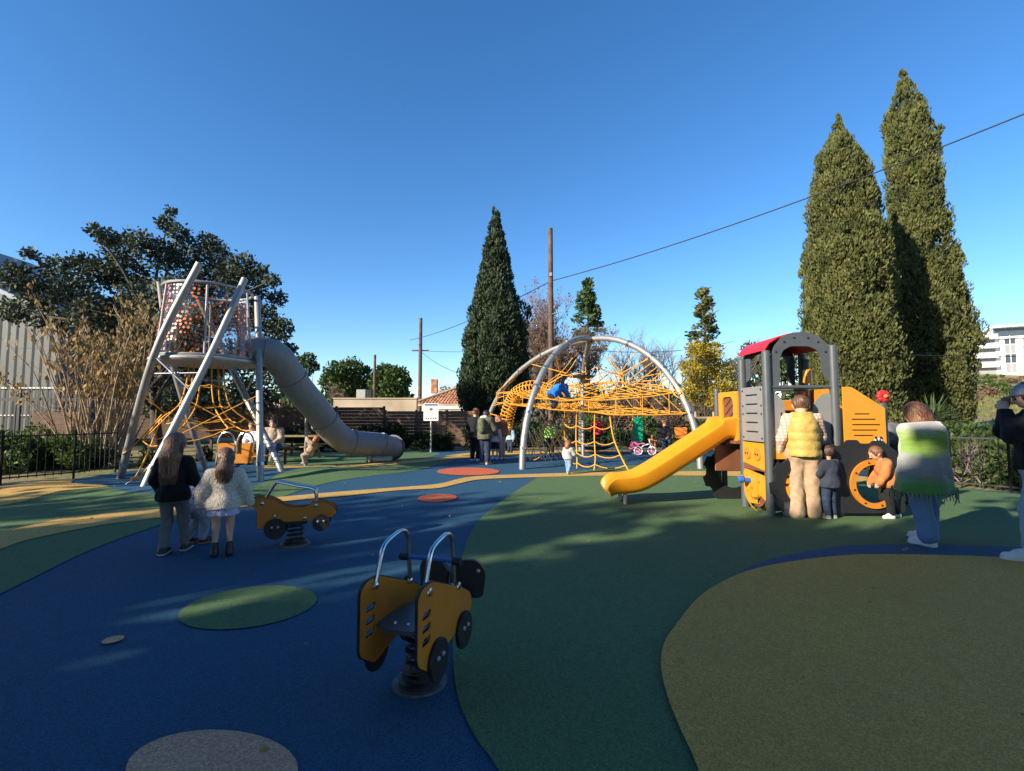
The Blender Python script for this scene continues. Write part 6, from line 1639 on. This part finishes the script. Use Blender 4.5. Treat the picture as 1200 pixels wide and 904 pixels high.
# girl in cream fleece
person(foot_at(260, 652), 1.085, R(26), "girl in fluffy cream coat, short pale skirt and black ankle boots", dict(elL=(-.165, -.01, .60), wrL=(-.185, .03, .47), elR=(.165, -.01, .60), wrR=(.205, .02, .465), shL=(-.095, 0, .745), shR=(.095, 0, .745)), True,
       top=dict(m=c_fluff, e=.022, hem=-.05, flare=1.3, g=1.4, name="fleece_coat", disp=lambda g: .006 * np.sin(g[..., 0] * 160) * np.sin(g[..., 2] * 150) * np.sin(g[..., 1] * 170 + 1)), bottom=dict(kind='skirt', m=c_lilac, len=.115, flare=1.18), shoes=dict(m=c_bshoe, boot=True), hair=dict(c='mid', extra=MIDL, strands=(400, 2.9)), res=.013)
# child crouching between them
person(foot_at(231, 637), 1.05, R(-40), "child in pale floral top bending down between the two girls", dict(pel=(0, -.10, .44), chest=(0, .06, .55), neck=(0, .16, .585), head=(0, .27, .60), look=(0, .6, -.8), shL=(-.10, .12, .575), shR=(.10, .12, .575), elL=(-.13, .16, .42), elR=(.13, .16, .42), wrL=(-.09, .22, .29), wrR=(.09, .22, .29), hiL=(-.052, -.10, .43), hiR=(.052, -.10, .43), knL=(-.06, .02, .25), knR=(.06, .05, .26), anL=(-.06, -.08, .052), anR=(.06, .03, .052), toL=(-.07, .02, .022), toR=(.07, .13, .022)), True,
       top=dict(m=c_floral, e=.022, hem=-.05), bottom=dict(kind='pants', m=c_pgrey, g=1.15), shoes=dict(m=c_bshoe, sole=mat("salmon sole", (.5, .22, .16), .6)), hair=dict(c='brown', extra=BOB), res=.016)
# woman in mustard vest, from behind
def vest_x(root, J, Mn, part, HP, H):
    ax = J['neck'] - J['pel']; ax /= np.linalg.norm(ax)
    e = .030 * H
    pr = [(J['pel'] - ax * .03 * H, J['chest'], .094 * H + e, .088 * H + e), (J['shL'] * .62 + J['shR'] * .38 - ax * .03 * H, J['shR'] * .62 + J['shL'] * .38 - ax * .03 * H, .05 * H + e, .05 * H + e), (J['chest'], J['neck'] + ax * .02 * H, .07 * H + e, .034 * H + e)]
    part("quilted_vest", pr, c_vest, .03 * H, [(J['pel'] - ax * .035 * H, -ax), (J['neck'] + ax * .035 * H, ax)], disp=lambda g: .012 * np.abs(np.sin(g[..., 2] * 27)) ** .6 - .004 + .003 * np.sin(g[..., 0] * 45 + 4 * np.sin(g[..., 2] * 12)))
person(foot_at(944, 607), 1.70, R(-20), "woman in mustard quilted vest and beige trousers seen from behind", dict(elL=(-.155, -.03, .63), wrL=(-.175, .03, .495), elR=(.14, .05, .64), wrR=(.10, .14, .58), head=(.0, .025, .905), anL=(-.065, -.02, .052), anR=(.06, .03, .052), toL=(-.09, .07, .022), toR=(.065, .125, .022)),
       top=dict(m=c_plaid, e=.006, hem=-.03, g=1.12, name="plaid_shirt"), bottom=dict(kind='pants', m=c_cord, g=1.12, cuff=.046, len=1.06, e=.01), shoes=dict(m=mat("tan shoe", (.25, .17, .11), .6)), hair=dict(c='mid', extra=[((0, -.5, .3), (0, -.85, .35), .5, .45), ((0, -.95, .45), (0, -1.0, .2), .3, .3)]), extras=vest_x, res=.014)
# dark child next to her
person(foot_at(973, 608), 1.0, R(20), "small child in dark navy coat standing beside the mustard vest woman", dict(elL=(-.16, .03, .61), wrL=(-.17, .09, .58)), True, top=dict(m=cloth("navy coat", (0.03, 0.036, 0.055)), e=.03, hem=-.07, flare=1.15), bottom=dict(kind='pants', m=c_djean), shoes=dict(m=mat("grey shoe", (.2, .2, .2), .6), sole=c_white), hair=dict(c='brown'), res=.016)
# woman with green shawl
def shawl_x(root, J, Mn, part, HP, H):
    sh = scarf_mat(); ax = J['neck'] - J['pel']; ax /= np.linalg.norm(ax)
    c0 = J['chest'] + ax * .03 * H; b0 = J['pel'] - np.array([.012, -.02, .20]) * H
    pr = [(J['neck'] - ax * .03 * H, c0, .062 * H, .112 * H), (c0, b0, .125 * H, .16 * H), (J['shL'] - ax * .02 * H, J['shR'] - ax * .02 * H, .072 * H, .072 * H)]
    o = part("shawl", pr, sh, .05 * H, [(b0 + np.array([0, 0, .03 * H]), np.array([.12, .1, -1.0]) / 1.012), (J['neck'] + ax * .02 * H, ax)], disp=lambda g: .010 * np.sin(g[..., 0] * 30 + 6 * g[..., 2]) * np.sin(g[..., 1] * 26) + .004 * np.sin(g[..., 2] * 40 + 20 * g[..., 0]))
    fm = mat("grey green wool fringe", (.16, .22, .12), .95, 0, .4, 20)
    fr = MB()
    for k in range(46):
        a = 2 * math.pi * k / 46; r0 = .175 * H
        x, y = b0[0] + r0 * math.cos(a), b0[1] + r0 * math.sin(a); z = b0[2] + .035 * H + .1 * math.cos(a) * .16 * H
        p = Vector(Mn @ np.array([x, y, z])) + WLOC[root.name]; l = random.uniform(.07, .15)
        fr.tube([p + Vector((0, 0, .02)), p + Vector((random.gauss(0, .008), random.gauss(0, .008), -l * .5)), p + Vector((random.gauss(0, .015), random.gauss(0, .015), -l))], [.005, .005, .003], 4)
    fr.build("fringe", fm, root)
person(foot_at(1091, 638), 1.60, R(14), "woman wrapped in a grey and lime striped woollen shawl", dict(neck=(0, .035, .80), chest=(0, .012, .71), head=(0, .06, .885), look=(0, .9, -.45), shL=(-.10, .03, .785), shR=(.10, .03, .785), elL=(-.085, .05, .66), elR=(.085, .05, .66), wrL=(-.04, .09, .66), wrR=(.04, .09, .66), hiL=(-.055, 0, .515), hiR=(.055, 0, .515), knL=(-.075, .0, .285), knR=(.06, .04, .285), anL=(-.095, -.06, .052), toL=(-.12, .03, .022), anR=(.06, .06, .052), toR=(.05, .16, .022)),
       bottom=dict(kind='pants', m=c_jean, g=1.2, cuff=.042, len=.92), shoes=dict(m=c_white, sole=c_white), hair=dict(c='chestnut', extra=BOB, strands=(330, 1.35)), extras=shawl_x, res=.015)
# child in orange coat
person(foot_at(1041, 607.5), 1.02, R(84), "child in rust orange coat leaning on the big yellow wheel ring", dict(pel=(0, -.06, .48), chest=(0, .02, .65), neck=(0, .06, .755), head=(0, .12, .86), look=(.1, 1, -.25), shL=(-.105, .05, .735), shR=(.105, .05, .735), elL=(-.13, .10, .59), elR=(.13, .07, .58), wrL=(-.12, .16, .48), wrR=(.12, .13, .46), anR=(.06, -.16, .052), toR=(.066, -.06, .022)), True,
       top=dict(m=cloth("rust orange cloth", (.42, .15, .05)), e=.024, hem=-.07), bottom=dict(kind='pants', m=c_black), shoes=dict(m=c_white, sole=c_white), hair=dict(c='chestnut'), res=.014)
# adult bending behind the play vehicle
person(Vector((6.25, 7.75, 0)), 1.68, R(75), "adult in grey jacket stooping behind the beacon post", dict(pel=(0, -.06, .52), chest=(0, .08, .66), neck=(0, .17, .71), head=(0, .26, .745), look=(0, .8, -.6), shL=(-.10, .14, .69), shR=(.10, .14, .69), elL=(-.12, .20, .53), elR=(.12, .20, .53), wrL=(-.09, .27, .42), wrR=(.09, .27, .42), hiL=(-.052, -.06, .51), hiR=(.052, -.06, .51)),
       top=dict(m=cloth("slate grey quilted jacket", (.12, .125, .14)), e=.02, hem=-.05), bottom=dict(kind='pants', m=c_djean), shoes=dict(m=c_bshoe), hair=dict(c='brown', cap=cloth("pale beanie wool", (.5, .47, .4))), res=.018)
# man at the eastern edge, hand to his face
person(foot_at(1226, 660), 1.74, R(50), "man in black jumper and pale jeans with a hand raised to his face, grey cap", dict(elR=(.13, .12, .71), wrR=(.045, .115, .845), elL=(-.13, .11, .69), wrL=(-.04, .125, .83), head=(0, .02, .91), anL=(-.07, .06, .052), toL=(-.085, .16, .022), anR=(.06, -.05, .052), toR=(.075, .05, .022), knL=(-.06, .05, .285)),
       top=dict(m=c_black, e=.010, hem=-.03, g=1.08, name="jumper"), bottom=dict(kind='pants', m=cloth("pale blue jeans", (.30, .35, .43), .1, 45), g=.98, cuff=.034, len=.80), shoes=dict(m=c_white, sole=c_white), hair=dict(c='brown', cap=cloth("grey cap cloth", (.25, .28, .32))), res=.015,
       extras=lambda root, J, Mn, part, HP, H: None)
# seated man and neighbour by the picnic table
SEAT = dict(pel=(0, -.05, .30), chest=(0, .0, .47), neck=(0, .03, .575), head=(0, .065, .67), look=(0, .85, -.5), shL=(-.105, .02, .555), shR=(.105, .02, .555), elL=(-.13, .07, .41), elR=(.13, .07, .41), wrL=(-.05, .18, .36), wrR=(.05, .18, .36), hiL=(-.052, -.04, .29), hiR=(.052, -.04, .29), knL=(-.07, .19, .285), knR=(.07, .19, .285), anL=(-.07, .17, .052), anR=(.07, .21, .052), toL=(-.08, .27, .022), toR=(.08, .31, .022))
person(Vector((Xat(322, 13.9), 13.9, .0)), 1.75, R(195), "seated man in beige jumper and blue jeans looking down", SEAT, top=dict(m=cloth("beige knit", (.42, .33, .26)), e=.016), bottom=dict(kind='pants', m=cloth("mid blue jeans", (.03, .06, .14))), shoes=dict(m=c_bshoe), hair=dict(c='black'), res=.02)
person(Vector((Xat(300, 14.1), 14.1, .0)), 1.62, R(170), "seated person in pale patterned top half hidden by the tower leg", SEAT, top=dict(m=c_floral, e=.016), bottom=dict(kind='pants', m=c_black), shoes=dict(m=c_bshoe), hair=dict(c='brown', extra=BOB), res=.022)
# child swinging on the slide support
pp = gp(357.5, 547)
person(Vector((pp.x + .17, pp.y - .02, .04)), 1.02, R(80), "child in beige outfit hanging on the slide support pole", dict(pel=(0, .06, .35), chest=(.0, -.05, .50), neck=(0, -.11, .60), head=(0, -.16, .71), look=(.9, -.3, 0), shL=(-.09, -.08, .585), shR=(.09, -.08, .585), elL=(-.10, .05, .66), elR=(.09, .05, .60), wrL=(-.02, .14, .76), wrR=(.03, .15, .68), hiL=(-.045, .06, .34), hiR=(.045, .06, .34), knL=(-.05, .22, .26), knR=(.05, .22, .24), anL=(-.03, .18, .08), anR=(.04, .16, .06), toL=(-.03, .27, .05), toR=(.05, .25, .03)), True,
       top=dict(m=cloth("beige camouflage cotton", (.30, .23, .16), .5, 18), e=.022, hem=-.05), bottom=dict(kind='pants', m=cloth("taupe cotton", (.26, .22, .19))), shoes=dict(m=mat("grey shoe", (.2, .2, .2), .6)), hair=dict(c='auburn', extra=BOB), res=.017)
# group beside the net climber
def pack(root, J, Mn, part, HP, H):
    part("backpack", [(J['chest'] + L3(.01, -.13, -.10) * H, J['chest'] + L3(.01, -.13, .05) * H, .07 * H, .06 * H)], cloth("olive camouflage pack", (.10, .12, .07), .5, 16), .02 * H, r=.02)
    part("scarf", [(J['neck'] + L3(-.03, -.02, 0) * H, J['neck'] + L3(.03, -.02, 0) * H, .055 * H, .055 * H)], cloth("pale grey scarf", (.35, .36, .38)), .02 * H, r=.018)
person(foot_at(568, 544.5), 1.60, R(-25), "adult in olive parka with a backpack beside the net climber", dict(elR=(.16, .06, .63), wrR=(.15, .14, .55), head=(0, .05, .885), look=(0, .8, -.6)), top=dict(m=cloth("olive parka", (.10, .095, .07)), e=.03, hem=-.08, flare=1.1, name="parka"), bottom=dict(kind='pants', m=c_djean), shoes=dict(m=mat("brown shoe", (.2, .13, .09), .6), sole=c_white), hair=dict(c='black'), extras=pack, res=.02)
person(foot_at(557, 541), 1.62, R(-20), "person in black coat with short auburn hair behind the parka", dict(), top=dict(m=c_black, e=.022, hem=-.1), bottom=dict(kind='pants', m=c_black), shoes=dict(m=c_white), hair=dict(c='auburn'), res=.021)
person(foot_at(588, 538.5), 1.45, R(60), "person in brown jacket and pale trousers next to the net tunnel", dict(chest=(0, .03, .70), neck=(0, .06, .79), head=(0, .10, .88), elL=(-.14, .07, .64), wrL=(-.1, .17, .6)), top=dict(m=cloth("brown jacket", (.20, .10, .06)), e=.025, hem=-.05), bottom=dict(kind='pants', m=cloth("pale mauve trousers", (.33, .29, .31))), shoes=dict(m=c_white), hair=dict(c='auburn', extra=BOB), res=.021)
person(foot_at(580, 539), 1.2, R(-15), "girl in pale top and black skirt beside the brown jacket", dict(), True, top=dict(m=cloth("pale grey top", (.42, .41, .42)), e=.018), bottom=dict(kind='skirt', m=c_black, len=.2), shoes=dict(m=c_white), hair=dict(c='brown', extra=MIDL), res=.021)
person(Vector((Xat(598, 18.0), 18.0, 0)), 1.05, R(150), "small child in light blue jacket beyond the net tunnel", dict(), True, top=dict(m=cloth("light blue jacket", (.25, .38, .50)), e=.025), bottom=dict(kind='pants', m=c_djean), shoes=dict(m=c_bshoe), hair=dict(c='brown'), res=.022)
# boy in blue on the net
cb = at(652, 492, 13.9)
person(Vector((cb.x, 13.9, cb.z - .02)), 1.22, R(-55), "child in bright blue jacket climbing over the amber net", dict(pel=(0, -.12, .62), chest=(0, .06, .76), neck=(0, .16, .80), head=(0, .27, .80), look=(0, .9, -.4), shL=(-.1, .12, .79), shR=(.1, .12, .79), elL=(-.14, .20, .66), elR=(.14, .20, .66), wrL=(-.12, .28, .55), wrR=(.12, .28, .55), hiL=(-.052, -.12, .60), hiR=(.052, -.12, .60), knL=(-.07, -.02, .42), knR=(.07, -.08, .40), anL=(-.07, -.10, .22), anR=(.07, -.2, .2), toL=(-.08, -.02, .18), toR=(.08, -.12, .16)), True,
       top=dict(m=cloth("bright blue jacket", (.02, .18, .60)), e=.028, hem=-.06), bottom=dict(kind='pants', m=cloth("dark navy trousers", (.015, .02, .04))), shoes=dict(m=c_bshoe), hair=dict(c='black'), res=.018)
# child sliding behind the net with lime sleeves
person(Vector((Xat(645, 17.2), 17.2, 0)), 1.25, R(170), "child in black and lime top standing under the net", dict(elL=(-.12, 0, .6), wrL=(-.1, 0, .47)), True, top=dict(m=cloth("lime stripe top", (.25, .50, .10)), e=.015), bottom=dict(kind='pants', m=c_black), shoes=dict(m=c_white), hair=dict(c='black'), res=.022)
# toddler
person(foot_at(666, 556.5), .80, R(-35), "toddler in pale grey top and light jeans walking past the net", dict(knL=(-.055, .05, .26), anL=(-.055, .07, .052), toL=(-.06, .17, .022), knR=(.055, .0, .25), anR=(.055, -.13, .09), toR=(.06, -.06, .03), elR=(.17, .06, .60), wrR=(.20, .14, .55)), True, headr=.095, top=dict(m=cloth("pale grey hooded top", (.36, .36, .36)), e=.025), bottom=dict(kind='pants', m=cloth("light blue toddler jeans", (.16, .27, .40)), g=1.2), shoes=dict(m=mat("beige shoe", (.4, .32, .26), .6)), hair=dict(c='auburn', extra=BOB), res=.014)
# child in red on the spinner
person(Vector((sp_.x + .05, sp_.y - .1, .27)), 1.12, R(185), "child in red patterned coat standing on the black spinner dish", dict(elL=(-.17, .02, .62), wrL=(-.22, .05, .55), elR=(.17, .02, .62), wrR=(.22, .05, .55)), True, top=dict(m=cloth("red coat cloth", (.52, .03, .06), .35, 9), e=.035, hem=-.1, flare=1.2), bottom=dict(kind='pants', m=c_black), shoes=dict(m=c_bshoe), hair=dict(c='black', extra=BOB), res=.02)
# child in pink squatting, and seated woman
person(Vector((Xat(742, 17.3), 17.3, 0)), 1.0, R(-80), "crouching child in pink jacket with purple hood by the green pad", dict(pel=(0, -.06, .20), chest=(0, .0, .36), neck=(0, .03, .46), head=(0, .06, .58), shL=(-.10, .02, .45), shR=(.10, .02, .45), elL=(-.12, .1, .34), elR=(.12, .1, .34), wrL=(-.06, .2, .28), wrR=(.06, .2, .28), hiL=(-.052, -.05, .19), hiR=(.052, -.05, .19), knL=(-.07, .12, .26), knR=(.07, .12, .26), anL=(-.06, .02, .052), anR=(.06, .02, .052), toL=(-.06, .12, .022), toR=(.06, .12, .022)), True, top=dict(m=cloth("pink jacket", (.55, .12, .25)), e=.025), bottom=dict(kind='pants', m=cloth("plum leggings", (.15, .03, .12))), shoes=dict(m=c_white), hair=dict(c='brown', cap=cloth("purple hood", (.13, .06, .16))), res=.02)
person(Vector((Xat(776, 18.15), 18.15, .0)), 1.62, R(188), "woman in black jacket with auburn hair seated on the orange bench", SEAT, top=dict(m=c_black, e=.02), bottom=dict(kind='pants', m=c_djean), shoes=dict(m=mat("tan shoe", (.25, .17, .11), .6)), hair=dict(c='auburn', extra=BOB), res=.022)
# little white balance bike
bo = Vector((Xat(755, 17.0), 17.0, 0)); bk_ = thing("balance_bike", bo, "small white balance bike with pink wheels beside the crouching child", "bike")
mpk = mat("pink rubber", (.6, .2, .3), .6)
for dx in (-.24, .24):
    w_ = MB().tube([bo + Vector((dx + .14 * math.cos(R(a)), 0, .155 + .14 * math.sin(R(a)))) for a in range(0, 361, 20)], .022, 8, False).build("wheel", m_white, bk_)
    MB().lathe([(0, -.01), (.10, -.01), (.10, .01), (0, .01)], bo + Vector((dx, 0, .155)), 14, (0, 1, 0), False).build("wheel_disc", mpk, w_)
MB().tube([bo + Vector((-.24, 0, .155)), bo + Vector((-.05, 0, .34)), bo + Vector((.18, 0, .40)), bo + Vector((.24, 0, .155))], .022, 8).build("frame", m_white, bk_)
MB().tube([bo + Vector((.18, 0, .38)), bo + Vector((.15, 0, .55))], .018, 8).build("stem", m_white, bk_)
MB().tube([bo + Vector((.15, -.16, .56)), bo + Vector((.15, .16, .56))], .016, 8).build("handlebar", mpk, bk_)
MB().box(bo + Vector((-.12, 0, .40)), (.22, .11, .05), None, .02).build("saddle", mpk, bk_)
